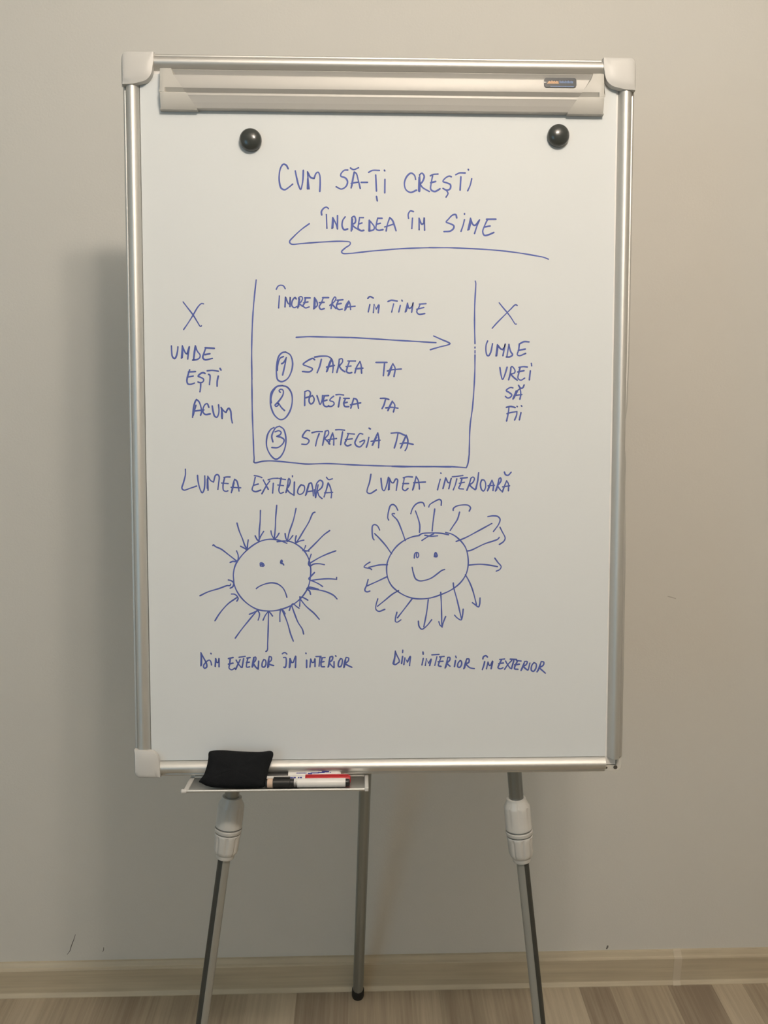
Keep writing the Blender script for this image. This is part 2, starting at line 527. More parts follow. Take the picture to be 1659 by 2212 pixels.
for i in range(10):
    u = 592.4 + i * 1.9
    blue.box(u, u + 1.5, -38.6, -38.6 + (3.4, 2.6, 3.2, 2.4, 3.3, 2.9, 3.4, 2.7, 3.2, 2.8)[i], 0, 0.15, on_clamp(1.31))
blue.box(580, 612, -43.6, -42.7, 0, 0.15, on_clamp(1.31))
orange.build('orange_lettering', M['badge_orange'], badge)
blue.build('blue_lettering', M['badge_blue'], badge)
MB().prism([(571.4, -36.6), (571.4, -38.6), (575.6, -37.6)], 0, 0.15, on_clamp(1.31)).build('arrow_tip', M['cap'], badge)

# ------------------------------------------------------------------ legs
def hexflute(t, a): return 1.0 - 0.055 * (0.5 - 0.5 * math.cos(6 * a))
def line_uv(v, v0, u0, k): return u0 + (v - v0) * k
def front_leg(name, u0, v0, k_up, k_low, vc0, vc1):
    """u0 at v0 = collar middle; k_up/k_low slopes du/dv of the two tubes"""
    W = -30
    top = bp(u0 + (-880 - v0) * k_up, -880, W)
    mid = bp(u0, v0, W)
    vf = -1932
    for _ in range(20):
        foot = bp(u0 + (vf - v0) * k_low, vf, W)
        vf -= foot.z * 1000 / 0.9946
    foot = bp(u0 + (vf - v0) * k_low, vf, W)
    d = (foot - mid).normalized()
    leg = MB().lathe(top, mid, [(0, 0.0107), ((mid - top).length, 0.0107)], 28).build('front_leg', M['chrome'], easel)
    L = (foot - mid).length
    Lc0 = 0.02
    MB().lathe(mid, foot, [(0, 0.0092), (L - 0.03, 0.0092)], 36, shape=hexflute).build('lower_tube', M['tube_low'], leg, angle=20)
    dk = MB()
    xa = (Vector((0, 0, 1)) - d * d.z)
    side = -1 if u0 < 350 else 1
    axd = Vector((0, -1, 0)) + d * d.y
    axd.normalize()
    ayd = d.cross(axd)
    if ayd.x * side < 0:
        ayd = -ayd
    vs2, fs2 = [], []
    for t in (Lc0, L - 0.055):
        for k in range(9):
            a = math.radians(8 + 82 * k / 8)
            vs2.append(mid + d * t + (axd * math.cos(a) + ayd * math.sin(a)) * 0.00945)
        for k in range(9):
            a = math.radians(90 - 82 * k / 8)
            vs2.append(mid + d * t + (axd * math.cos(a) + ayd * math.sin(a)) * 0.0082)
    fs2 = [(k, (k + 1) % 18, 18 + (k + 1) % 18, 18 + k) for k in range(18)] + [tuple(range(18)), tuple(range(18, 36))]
    obj('dark_strip', vs2, fs2, M['tube_dark'], leg, angle=25)  # thin dark strip down the outer front side of the lower tube
    MB().lathe(foot - d * 0.055, foot, [(0, 0.0118), (0.003, 0.0128), (0.047, 0.0132), (0.052, 0.012), (0.0535, 0.008)], 28).build('rubber_foot', M['rubber'], leg)
    # two-piece twist collar
    dc = (bp(u0 + (vc1 - v0) * (k_up + k_low) / 2, vc1, W) - bp(u0 + (vc0 - v0) * (k_up + k_low) / 2, vc0, W))
    ctr = bp(u0, (vc0 + vc1) / 2, W)
    Lc = dc.length
    dn = dc.normalized()
    c0 = ctr - dn * (Lc / 2)
    c1 = ctr + dn * (Lc / 2)
    def grip(t, a):
        return 1.0 - 0.075 * (0.5 + 0.5 * math.cos(8 * a)) ** 6
    def grip2(t, a):
        return 1.0 - 0.075 * (0.5 + 0.5 * math.cos(8 * a + 0.6)) ** 6
    up = [(0.0, 0.0112), (0.0, 0.0142), (0.002, 0.0146), (0.004, 0.0148), (0.011, 0.0188), (0.014, 0.0194), (Lc * 0.30, 0.0196), (Lc * 0.44, 0.0194), (Lc * 0.455, 0.0197), (Lc * 0.478, 0.0195), (Lc * 0.479, 0.0155)]
    MB().lathe(c0, c1, [p for p in up], 64, shape=lambda t, a: grip(t, a) if 0.012 < t < Lc * 0.43 else 1.0).build('upper_collar', M['collar'], leg, angle=30)
    ring = [(Lc * 0.481, 0.0150), (Lc * 0.508, 0.0152), (Lc * 0.509, 0.0196), (Lc * 0.515, 0.0200), (Lc * 0.555, 0.0199), (Lc * 0.565, 0.0194), (Lc * 0.566, 0.0158), (Lc * 0.59, 0.0158)]
    MB().lathe(c0, c1, ring, 48).build('collar_ring', M['collar'], leg, angle=30)
    low = [(Lc * 0.588, 0.0165), (Lc * 0.59, 0.0188), (Lc * 0.60, 0.0193), (Lc * 0.63, 0.0193), (Lc * 0.66, 0.0186), (Lc * 0.85, 0.0182), (Lc * 0.90, 0.0168), (Lc * 0.935, 0.0142), (Lc * 0.94, 0.0138), (Lc * 0.985, 0.0134), (Lc, 0.0128), (Lc, 0.0095)]
    def teeth(t, a):
        if t < Lc * 0.62:
            return 1.0 - 0.03 * (1 if math.sin(16 * a) > 0.2 else 0)
        if t < Lc * 0.92:
            return grip2(t, a)
        return 1.0
    MB().lathe(c0, c1, low, 96, shape=teeth).build('lower_collar', M['collar'], leg, angle=30)
    return leg
front_leg('front_leg', 126.0, -1091.5, 0.108, 0.1428, -1044.0, -1136.0)
front_leg('front_leg', 557.0, -1100.0, -0.086, -0.1135, -1051.0, -1147.0)

rear_foot = Vector((-0.01774,1.62086,0.0))
hinge = bp(358, -150, -32)
dr = (rear_foot - hinge).normalized()
Lr = (rear_foot - hinge).length
rear = MB().lathe(hinge, rear_foot, [(0, 0.0118), (Lr - 0.02, 0.0118)], 32, shape=lambda t, a: 1.0 - 0.09 * math.exp(-((((a + math.pi) % (2 * math.pi)) - math.pi - 0.35) / 0.10) ** 2)).build('rear_leg', M['rear_tube'], easel)
MB().lathe(rear_foot - dr * 0.026, rear_foot + Vector((0, 0, 0.0005)), [(0, 0.0125), (0.002, 0.0137), (0.020, 0.0140), (0.0245, 0.0130), (0.0255, 0.0105)], 32).build('rubber_foot', M['rubber'], rear)
MB().box(335, 375, -175, -125, -46, -12, bp).build('hinge_block', M['shade_and_fittings'], easel, bevel=0.003)
for uu, kk in ((126.0 + (-900 + 1091.5) * 0.108, 0), (557.0 + (-900 + 1100) * -0.086, 0)):
    MB().box(uu - 20, uu + 20, -965, -880, -42, -12, bp).build('leg_bracket', M['shade_and_fittings'], easel, bevel=0.003)

# ------------------------------------------------------------------ pen tray
TV = -1005.4
tray = MB().prism([(-3, TV - 1.0), (44.4, TV - 1.0), (44.4, TV), (-2, TV), (-2, TV + 6), (-3, TV + 6)], 78, 329, lambda w, v, c: bp(c, v, w)).build('pen_tray', M['alu_dull'], easel)
MB().lathe(bp(79, TV + 0.3, 45.2), bp(328.5, TV + 0.3, 45.2), [(0, 0.0019), (0.2495, 0.0019)], 14).build('tray_rim', M['alu'], tray)
MB().lathe(bp(84, TV + 2.6, -1.2), bp(327, TV + 2.6, -1.2), [(0, 0.0014), (0.243, 0.0014)], 12).build('back_rim', M['alu'], tray)
MB().box(76.4, 83.0, TV - 1.6, TV + 1.4, -3, 46, bp).build('side_cap', M['cap'], tray, bevel=0.0008)
MB().box(326.6, 332.2, TV - 2.2, TV + 3.4, -3, 47.4, bp).build('side_cap', M['cap'], tray, bevel=0.0012)
MB().lathe(bp(73.6, TV + 0.2, 45.4), bp(81.5, TV + 0.2, 45.4), [(0, 0.0022), (0.0012, 0.0032), (0.007, 0.0032), (0.0079, 0.0026)], 20).build('rim_knob', M['cap'], tray)

# ------------------------------------------------------------------ paper with its handwriting
PAPER_W = 3.0
def paper_w(u, v):
    return PAPER_W + 0.30 + 0.30 * math.sin(u * 0.011 + 0.8) * math.sin(v * 0.0075 + 0.4)
nu, nv = 40, 120
U0, U1, V0, V1 = 23.2, 674.9, -27.0, -977.0
rj = [random.uniform(-0.7, 0.25) if random.random() < 0.55 else random.uniform(-0.2, 0.9) for _ in range(nv + 1)]
vs, fs = [], []
for side in (0, 1):
    for j in range(nv + 1):
        v = V0 + (V1 - V0) * j / nv
        for i in range(nu + 1):
            u = U0 + (U1 - U0) * i / nu
            if i == nu:
                u += rj[j]
            vs.append(bp(u, v, paper_w(u, v) - (0.9 if side else 0)))
N1 = (nu + 1) * (nv + 1)
for j in range(nv):
    for i in range(nu):
        a = j * (nu + 1) + i
        fs.append((a, a + 1, a + nu + 2, a + nu + 1))
        fs.append((N1 + a, N1 + a + nu + 1, N1 + a + nu + 2, N1 + a + 1))
edge = [i for i in range(nu)] + [j * (nu + 1) + nu for j in range(nv)] + [nv * (nu + 1) + nu - i for i in range(nu)] + [(nv - j) * (nu + 1) for j in range(nv)]
for k in range(len(edge)):
    a, b = edge[k], edge[(k + 1) % len(edge)]
    fs.append((a, N1 + a, N1 + b, b))
paper = thing('flipchart_paper', bp(349, V1, PAPER_W), 'large white paper sheet with blue handwriting clipped to the board', 'paper')
obj('paper_sheet', vs, fs, M['paper'], paper, angle=30)

STROKES = [('heading_word',1.25,[[(223.1,-151.0),(220.4,-146.2),(216.4,-145.1),(212.7,-150.2),(210.8,-159.2),(211.1,-169.9),(213.4,-177.1),(218.0,-179.2),(223.5,-176.1),(229.0,-171.6)],
[(232.8,-153.9),(234.9,-164.3),(237.3,-173.3),(240.0,-178.7),(242.2,-171.5),(243.4,-162.5),(243.8,-152.9)],
[(251.4,-177.7),None,(250.3,-166.0),(249.6,-154.9),None,(253.8,-162.4),(258.4,-163.6),None,(261.2,-156.9),(263.9,-155.1),(266.1,-158.7),(266.8,-169.4),(266.2,-181.1)],
[(249.3,-177.7),(249.8,-164.2)]]),
('heading_word',1.25,[[(304.7,-152.0),(299.8,-152.4),(295.2,-157.5),(295.1,-160.2),(301.6,-162.8),(304.3,-167.3),(302.5,-173.6),(296.0,-177.6),(288.7,-174.6)],
[(309.3,-175.9),None,(311.7,-163.6),(313.5,-154.6),None,(316.3,-156.4),(319.0,-165.4),(321.8,-176.5)],
[(309.5,-170.0),(313.5,-169.0),(318.1,-168.3)],
[(310.2,-173.5),(312.4,-161.8)],
[(308.4,-149.3),(312.6,-151.4),(319.4,-148.8)],
[(323.1,-168.4),(331.6,-168.3)]]),
('heading_word',1.25,[[(333.4,-154.8),(338.4,-152.2),(348.1,-152.1)],
[(343.0,-158.3),(344.1,-179.9)],
[(344.1,-187.1),(345.2,-193.1)],
[(355.0,-151.7),(355.5,-152.6)]]),
('heading_word',1.25,[[(355.7,-164.1),(355.5,-182.2)]]),
('heading_word',1.25,[[(398.0,-163.7),(396.5,-158.3),(391.8,-155.3),(386.3,-159.3),(382.6,-168.4),(384.5,-177.4),(391.0,-181.3),(399.3,-178.2)],
[(403.4,-179.9),(403.9,-169.1),(403.5,-157.4),None,(406.6,-155.2),(409.8,-159.1),(407.6,-166.4),(404.3,-170.0),None,(407.6,-174.5),(416.9,-179.8)],
[(402.3,-179.4),(402.8,-161.0)],
[(428.8,-156.2),(422.3,-156.8),(418.3,-158.7)],
[(421.4,-158.7),(419.6,-168.1),(419.1,-177.1),(424.3,-179.8),(431.7,-176.1)],
[(418.7,-168.1),(425.7,-166.2)],
[(447.3,-159.7),(444.5,-158.8),(439.0,-161.6),(435.7,-166.1),(440.9,-167.9),(446.1,-170.5),(445.6,-176.0),(440.9,-177.8),(435.9,-175.5)],
[(440.9,-178.3),(442.8,-182.3),(440.1,-187.2)],
[(453.4,-156.9),(458.4,-154.5),(466.4,-154.4)],
[(460.5,-159.6),(459.5,-177.6)],
[(475.5,-162.1),(473.3,-171.2),(470.0,-178.4)],
[(470.6,-149.5),(471.0,-150.4)]]),
('heading_word',1.25,[[(268.7,-212.7),(268.3,-208.2),(272.0,-203.3),(275.7,-202.2),(277.9,-204.0)],
[(275.1,-212.3),(275.8,-230.7)],
[(282.8,-230.7),None,(283.9,-216.2),None,(288.5,-225.2),(290.3,-231.5),None,(290.4,-213.4)],
[(283.9,-229.8),(284.6,-219.8)],
[(300.9,-215.2),(297.7,-219.7),(296.8,-227.9),(299.5,-232.4),(304.5,-231.4)],
[(309.3,-234.1),(310.1,-216.0),None,(313.4,-214.2),(315.3,-218.7),(314.3,-223.2),(310.1,-225.0),None,(313.4,-228.6),(320.8,-233.1)],
[(310.4,-232.3),(311.0,-217.8)],
[(326.0,-215.9),(320.8,-215.9),None,(319.3,-225.0),(318.9,-230.4),(322.6,-233.6),(326.7,-233.1)],
[(319.3,-224.6),(324.1,-223.1)],
[(333.7,-233.6),(334.1,-219.4),None,(337.4,-223.0),(341.1,-228.4),(340.2,-232.1),(333.7,-233.9)],
[(334.8,-232.1),(335.0,-222.1)],
[(351.8,-216.6),(345.7,-216.6),None,(343.9,-224.8),(343.5,-231.1),(346.7,-232.9),(353.1,-232.0)],
[(343.9,-224.8),(349.4,-223.3)],
[(357.4,-233.7),(359.2,-224.7),(362.4,-215.6),None,(366.1,-219.2),(368.9,-226.4),(371.1,-233.3)],
[(355.5,-228.3),(367.0,-224.6)]]),
('heading_word',1.25,[[(388.3,-216.3),(387.9,-210.8),(391.0,-206.3),(395.1,-207.2)],
[(393.8,-216.2),(392.9,-230.2)],
[(403.0,-231.6),None,(402.9,-216.2),None,(406.8,-224.3),(409.6,-222.5),None,(410.1,-215.2),(410.6,-232.4)]]),
('heading_word',1.25,[[(455.1,-215.3),(453.6,-210.7),(449.2,-211.5),(443.3,-217.3),(440.4,-220.9),(445.6,-223.0),(451.0,-225.9),(450.7,-229.5),(446.3,-233.1),(437.5,-233.9)],
[(465.8,-217.6),(464.0,-225.0),(461.1,-233.4)],
[(465.8,-209.2),(465.8,-210.2)],
[(470.6,-231.5),None,(474.2,-215.6),None,(477.2,-223.5),(478.7,-224.9),None,(480.9,-224.9),(486.7,-217.7),None,(483.1,-226.3),(479.9,-236.2)],
[(472.1,-230.7),(475.0,-219.2)],
[(509.5,-216.5),(496.3,-216.7)],
[(497.8,-217.0),(494.1,-224.8),(491.3,-233.5),(493.5,-238.5),(499.4,-237.7),(506.8,-234.5)],
[(493.4,-227.3),(501.5,-225.8)]]),
('flourish',1.05,[[(251.7,-224.6),(241.5,-231.9),(230.4,-241.9),(224.3,-249.2),(226.6,-252.3),(241.4,-251.5),(269.0,-249.3),(298.6,-248.2),(307.8,-249.5),(307.4,-252.6),(301.3,-256.9),(295.8,-262.4),(297.6,-264.5),(305.9,-264.6),(333.7,-261.5),(370.7,-258.2),(393.0,-256.8),(417.1,-256.0)],
[(416.7,-255.9),(420.0,-255.9),(449.4,-255.9),(478.9,-257.0),(508.4,-258.6),(538.0,-261.6),(567.7,-266.2),(576.6,-267.9),(583.3,-270.4)]]),
('cross_mark',1.05,[[(77.3,-331.8),(83.3,-339.6),(90.8,-349.5),(96.8,-359.4),(100.6,-365.1),(102.1,-364.2)],
[(105.3,-334.2),(102.5,-333.8),(97.9,-338.0),(90.8,-349.5),(84.5,-359.4),(77.5,-369.4)]]),
('cross_mark',1.00,[[(515.1,-330.7),(520.8,-337.6),(526.4,-344.0),(532.1,-351.4),(536.0,-357.4),(537.9,-359.9),(539.3,-359.8)],
[(540.4,-334.3),(538.5,-333.2),(536.7,-333.8),(532.0,-338.5),(526.4,-344.0),(519.0,-351.4),(511.6,-358.9),(505.5,-365.8)]]),
('caption_word',1.25,[[(60.4,-392.0),(60.6,-399.8),(61.6,-406.7),(64.5,-409.3),(66.8,-406.1),(68.7,-398.7),(69.3,-393.2)],
[(73.9,-408.6),None,(75.4,-391.8),None,(80.1,-402.1),(81.8,-402.6),None,(84.9,-392.9),None,(83.6,-400.9),(82.6,-409.7)],
[(74.9,-407.8),(76.0,-395.2)],
[(90.4,-411.0),None,(91.7,-400.9),(93.3,-391.7),None,(95.7,-398.6),(99.7,-404.3),(99.1,-407.7),(95.6,-410.3),(89.2,-411.2)],
[(91.0,-408.9),(93.2,-395.1)],
[(119.4,-395.0),(106.7,-394.2)],
[(107.5,-394.5),(104.9,-402.0),(103.3,-407.7),(106.0,-410.6),(116.4,-408.8)],
[(106.0,-403.7),(113.3,-402.3)]]),
('caption_word',1.25,[[(93.0,-427.0),(83.2,-427.6)],
[(85.0,-424.7),(82.6,-431.9),(81.0,-440.0),(82.4,-444.0),(86.4,-444.4),(91.3,-442.9)],
[(81.4,-434.8),(89.7,-433.1)],
[(106.3,-429.6),(103.4,-428.4),(99.3,-430.2),(96.6,-433.3),(99.9,-434.8),(104.2,-437.6),(103.2,-440.9),(99.8,-442.3),(96.3,-441.3)],
[(100.0,-444.0),(99.7,-449.2),(98.8,-454.7)],
[(109.2,-425.9),(116.2,-425.2),(124.5,-426.4)],
[(111.0,-430.7),(112.8,-431.8),(112.1,-444.8)],
[(124.4,-433.0),(122.9,-439.9),(122.6,-447.0)],
[(126.9,-422.4),(128.3,-424.9)]]),
('caption_word',1.25,[[(88.1,-490.0),(89.4,-478.1),(91.9,-468.8),(93.9,-465.4),None,(97.1,-468.2),(99.9,-475.8),(100.6,-482.7),(99.2,-487.3)],
[(89.4,-481.6),(103.9,-479.8)],
[(89.0,-487.4),(93.0,-473.5)],
[(110.9,-476.3),(108.6,-471.1),(105.7,-472.3),(102.8,-478.1),(102.9,-483.3),(106.1,-486.2),(112.7,-485.2)],
[(115.5,-474.3),(116.6,-481.5),(118.8,-488.5),(121.7,-490.0),(124.1,-485.6),(124.8,-479.2),(124.3,-472.8)],
[(129.0,-491.7),None,(129.3,-483.8),(127.7,-476.3),None,(131.7,-481.5),(134.6,-483.2),None,(136.9,-478.6),(138.7,-477.4),(141.0,-481.5),(141.8,-490.8),(143.1,-497.7)],
[(128.3,-489.6),(128.5,-478.0)]]),
('caption_word',1.20,[[(499.3,-383.4),(497.3,-388.5),(497.1,-397.8),(498.8,-403.3),(500.7,-403.8),(503.5,-399.6),(506.2,-387.1)],
[(511.2,-404.0),None,(513.2,-388.4),None,(517.5,-394.0),(520.3,-395.4),None,(524.0,-387.5),None,(520.9,-403.7)],
[(512.1,-403.7),(513.7,-392.1)],
[(526.5,-405.1),None,(529.2,-387.9),None,(531.6,-397.6),(534.5,-402.3),(530.8,-405.1),(525.6,-405.4)],
[(557.4,-384.4),(550.3,-384.1),(543.8,-387.4),None,(542.9,-395.7),(541.1,-402.2),(543.9,-403.6),(552.9,-400.3)],
[(542.5,-396.2),(552.3,-394.3)]]),
('caption_word',1.20,[[(516.8,-420.0),(518.3,-429.3),(520.7,-436.7),(523.5,-431.1),(527.0,-419.5)],
[(529.2,-437.1),(531.5,-428.3),(532.3,-419.9),None,(533.7,-418.5),(538.0,-423.6),(537.6,-427.3),(532.0,-429.2),None,(536.7,-433.9),(541.5,-437.6)],
[(543.6,-419.7),(549.8,-418.7),(555.4,-419.2)],
[(545.1,-420.3),(543.3,-428.3),(542.4,-434.8),(546.2,-437.6),(551.8,-434.7)],
[(541.8,-426.1),(550.8,-424.3)],
[(559.7,-424.5),(558.4,-437.1)],
[(561.0,-414.2),(561.5,-417.5)],
[(535.4,-448.3),(532.1,-447.7),(527.4,-450.2),(526.0,-452.1),(530.3,-454.8),(533.9,-458.1),(531.3,-461.8),(527.6,-462.3),(524.9,-460.0)],
[(535.6,-463.9),(537.9,-458.1),(541.6,-452.5),(545.4,-449.2),None,(546.3,-453.4),(546.4,-459.0),(545.3,-464.1)],
[(536.1,-462.8),(540.2,-452.5)],
[(536.3,-463.3),(541.2,-453.9)],
[(537.0,-462.3),(541.6,-453.4)],
[(539.8,-458.6),(548.1,-457.6)],
[(543.2,-444.6),(546.3,-448.7),(549.1,-448.3),(551.2,-444.1)]]),
('caption_word',1.20,[[(526.4,-475.4),(532.4,-474.2),(539.0,-475.7)],
[(530.0,-475.9),(529.2,-483.3),(526.9,-494.6)],
[(527.3,-484.3),(533.4,-482.6),(541.4,-481.3),None,(541.0,-486.1),(538.2,-493.2)],
[(547.1,-482.8),(544.9,-492.9)],
[(541.4,-474.0),(541.9,-474.5)],
[(547.5,-473.2),(548.2,-473.8)]]),
('box_outline',1.10,[[(178.0,-301.4),(175.5,-322.4),(173.3,-345.3),(172.0,-365.1),(171.0,-391.1),(170.7,-418.7),(171.0,-437.2)],
[(170.8,-417.5),(170.8,-432.9),(170.9,-479.2),(171.7,-510.1),(172.6,-541.2),(172.9,-547.4),(172.5,-552.4),None,(174.1,-553.2),(185.7,-551.0),(198.2,-550.6),(229.3,-553.4),(244.9,-554.9),(276.2,-554.4),(315.3,-556.3),(354.4,-557.6),(426.6,-558.7),(448.8,-559.0)],
[(365.8,-558.3),(379.9,-558.7),(436.6,-558.4),(450.7,-558.7),(470.6,-560.1),None,(472.7,-554.5),(474.5,-541.8)],
[(474.5,-542.5),(475.5,-501.4),(478.6,-476.9),(480.4,-453.6),(481.6,-425.7),(481.7,-402.5)],
[(481.7,-400.1),(481.7,-396.9)],
[(481.6,-393.2),(481.6,-391.8)],
[(481.6,-387.2),(480.8,-360.9),(480.9,-333.2),(482.0,-310.2),(482.1,-303.8),(481.4,-301.1)]]),
('box_word',1.15,[[(205.6,-313.9),(207.9,-309.8),(211.7,-308.2),(215.6,-309.3),(217.9,-313.1)]]),
('box_word',1.15,[[(209.8,-323.0),(208.6,-339.3)],
[(217.4,-337.9),None,(218.2,-324.5),None,(222.3,-333.6),(223.9,-333.6),None,(224.7,-324.4),(224.3,-337.4)],
[(232.9,-327.0),(231.6,-324.9),(227.8,-329.0),(226.9,-335.9),(230.0,-338.9),(233.9,-337.3)],
[(235.1,-339.2),None,(236.7,-328.2),None,(236.3,-325.4),(240.1,-323.6),(241.7,-325.9),(239.3,-331.2),(236.7,-333.1),None,(241.6,-336.8)],
[(236.2,-337.3),(237.6,-326.7)],
[(252.4,-325.4),(244.7,-325.4)],
[(245.7,-325.7),(244.4,-332.7),(242.4,-335.8),(245.4,-339.1),(250.8,-337.7)],
[(243.2,-332.0),(249.3,-330.9)],
[(257.3,-340.3),(258.3,-325.0),None,(261.7,-331.1),(262.0,-335.7),(257.0,-340.3)],
[(258.5,-339.5),(258.9,-329.6)],
[(277.9,-324.9),(269.4,-325.0)],
[(270.3,-325.3),(267.5,-332.6),(264.7,-337.2),(267.0,-341.0),(271.7,-339.9)],
[(264.8,-331.8),(271.7,-331.3)],
[(281.1,-339.8),(283.0,-328.7),None,(286.4,-323.8),(287.9,-325.6),(286.4,-329.4),(279.4,-335.6)],
[(282.0,-333.3),(287.9,-339.8)],
[(289.2,-328.5),(297.6,-327.7)],
[(291.3,-328.5),(288.6,-337.3),(291.7,-341.1),(296.6,-340.5)],
[(288.7,-333.9),(295.2,-332.8)],
[(300.2,-342.1),(302.0,-335.1),(305.6,-329.4),None,(307.3,-333.3),(308.2,-341.2)],
[(301.4,-340.7),(305.9,-330.7)],
[(300.6,-337.9),(314.4,-336.4)]]),
('box_word',1.15,[[(331.9,-325.8),(334.9,-323.1),(339.7,-325.2)],
[(334.9,-334.0),(332.6,-344.2)],
[(339.7,-345.1),None,(340.8,-334.0),None,(343.8,-340.1),None,(347.4,-334.5),(346.5,-345.4)]]),
('box_word',1.15,[[(359.9,-329.8),(364.3,-328.1),(372.9,-329.1)],
[(367.9,-333.0),(365.2,-344.1)],
[(377.2,-335.0),(375.0,-344.0)],
[(379.3,-327.8),(379.8,-329.0)],
[(384.0,-344.0),None,(387.1,-332.0),None,(389.3,-339.0),(392.0,-338.1),None,(395.0,-331.4),None,(392.9,-344.3)],
[(385.0,-343.4),(387.5,-335.5)],
[(412.9,-332.4),(403.6,-333.1)],
[(404.7,-333.3),(402.7,-338.1),(400.0,-343.4),(402.7,-346.9),(411.3,-346.0)],
[(400.0,-340.2),(409.8,-337.7)]]),
('long_arrow',1.10,[[(232.5,-379.5),(249.1,-378.5),(272.3,-378.8),(296.9,-379.3),(306.4,-379.5)],
[(299.2,-379.1),(319.7,-379.9),(355.4,-382.0),(391.2,-384.0),(427.0,-386.0)],
[(423.8,-376.8),(436.0,-382.1),(445.0,-385.9),(446.8,-387.3),(443.2,-389.1),(432.4,-391.8),(419.0,-395.8)]]),
('list_word',1.20,[[(217.9,-399.7),(224.1,-403.5),(227.4,-414.3),(225.5,-426.6),(220.0,-436.6),(212.2,-440.5),(206.8,-438.2),(204.9,-428.2),(205.5,-415.9),(208.6,-405.1),(213.3,-400.5),(217.9,-399.7)],
[(214.8,-405.9),(210.2,-408.2),(207.0,-417.4),(206.2,-425.1)],
[(212.1,-415.9),(214.8,-414.3),(218.7,-407.4),None,(217.1,-415.8),(213.4,-431.5)]]),
('list_word',1.20,[[(258.1,-410.3),(255.8,-408.3),(250.4,-410.3),(244.2,-414.2),(241.8,-416.5),(248.8,-419.6),(255.0,-422.6),(251.8,-426.5),(241.0,-426.5)],
[(257.8,-406.5),(267.4,-405.2),(276.7,-405.6),(280.6,-407.9)],
[(267.4,-409.5),(265.1,-418.8),(261.4,-428.0)],
[(274.3,-426.7),(277.5,-417.2),(281.4,-408.7),None,(282.9,-412.5),(283.7,-421.0),(282.9,-427.6)],
[(274.4,-420.3),(285.5,-417.9)],
[(275.1,-426.1),(280.6,-411.8)],
[(288.8,-427.6),None,(291.4,-417.1),(292.2,-409.4),None,(296.1,-408.6),(296.9,-412.5),(292.2,-418.7),None,(295.3,-423.3),(300.0,-426.7)],
[(314.8,-411.7),(304.3,-411.7)],
[(306.2,-412.5),(303.1,-421.7),(302.3,-426.3),(306.2,-428.6),(309.6,-427.6)],
[(301.8,-419.4),(308.5,-418.6)],
[(313.9,-428.2),(316.3,-420.1),(321.0,-412.4),None,(322.5,-417.0),(323.3,-428.6)],
[(314.7,-422.4),(325.2,-421.6)]]),
('list_word',1.20,[[(343.2,-413.6),(358.8,-413.5)],
[(355.2,-415.4),(353.6,-432.0)],
[(360.3,-432.0),(363.0,-423.1),(366.9,-415.3),None,(370.0,-421.5),(368.4,-433.1)],
[(359.1,-425.4),(365.3,-423.8),(378.6,-422.5)],
[(361.1,-430.8),(365.3,-420.0)]]),
('list_word',1.20,[[(213.0,-445.9),(219.9,-448.2),(225.3,-455.9),(226.5,-468.2),(222.8,-482.2),(215.7,-491.5),(209.5,-493.0),(201.8,-486.9),(197.2,-476.0),(196.1,-466.8),(197.4,-455.9),(202.1,-449.8),(206.8,-446.7),(213.0,-445.9)],
[(203.3,-449.4),(199.7,-454.4),(197.0,-463.7),(197.6,-469.8)],
[(210.1,-455.3),(208.3,-453.1),(210.6,-451.0),(213.7,-452.0),(214.1,-457.4),(209.7,-465.2),(205.0,-470.6),(202.5,-473.2),(204.2,-474.8),(206.9,-473.2),(207.8,-470.7),None,(205.0,-470.8),(207.8,-471.1),(211.2,-476.0),(215.8,-480.6)]]),
('list_word',1.20,[[(243.8,-473.6),(243.9,-463.6),(244.2,-454.3),None,(248.6,-452.7),(251.7,-455.0),(250.9,-460.4),(245.4,-462.8)],
[(254.8,-459.7),(250.9,-462.0),(250.1,-468.2),(252.4,-471.3),(255.5,-469.7),(257.1,-464.3),(254.8,-459.7)],
[(261.0,-459.7),(263.3,-466.6),(265.3,-472.0),(268.0,-466.6),(268.8,-459.6)],
[(277.3,-459.6),(270.0,-460.1)],
[(271.4,-460.4),(269.5,-468.1),(271.0,-473.6),(274.9,-475.1),(277.3,-473.5)],
[(269.5,-467.4),(275.0,-465.8)],
[(284.3,-460.4),(280.4,-463.5),(278.8,-466.6),(283.5,-468.1),(285.0,-471.2),(281.1,-474.6),(276.5,-474.3)],
[(287.4,-458.5),(292.1,-458.0),(298.0,-458.8)],
[(293.2,-461.9),(290.8,-475.4)],
[(306.1,-463.4),(298.3,-463.4)],
[(300.6,-464.2),(298.3,-470.4),(299.8,-474.6),(305.3,-474.9)],
[(298.0,-469.9),(303.3,-468.8)],
[(308.1,-477.0),(312.3,-463.4),None,(316.2,-464.9),(318.8,-477.0)],
[(307.6,-472.4),(322.0,-469.6)]]),
('list_word',1.20,[[(349.4,-463.3),(356.0,-463.3),(361.4,-464.8)],
[(356.8,-464.1),(354.4,-472.6),(351.8,-477.6)],
[(359.9,-480.4),(363.0,-472.6),(366.1,-467.2),None,(369.6,-472.6),(367.7,-482.2)],
[(356.8,-476.5),(365.4,-475.7),(374.0,-476.9)],
[(360.7,-479.1),(365.4,-469.5)],
[(360.4,-479.7),(364.1,-471.0)]]),
('list_word',1.20,[[(208.7,-502.3),(214.1,-506.2),(217.1,-516.3),(217.0,-527.2),(213.9,-538.1),(208.4,-545.9),(202.9,-548.2),(196.7,-543.5),(191.3,-533.4),(190.2,-524.1),(192.3,-513.2),(197.0,-506.2),(200.9,-504.2)],
[(208.7,-502.3),(204.0,-503.9),(200.1,-509.3),(197.7,-516.3),(199.2,-524.1)],
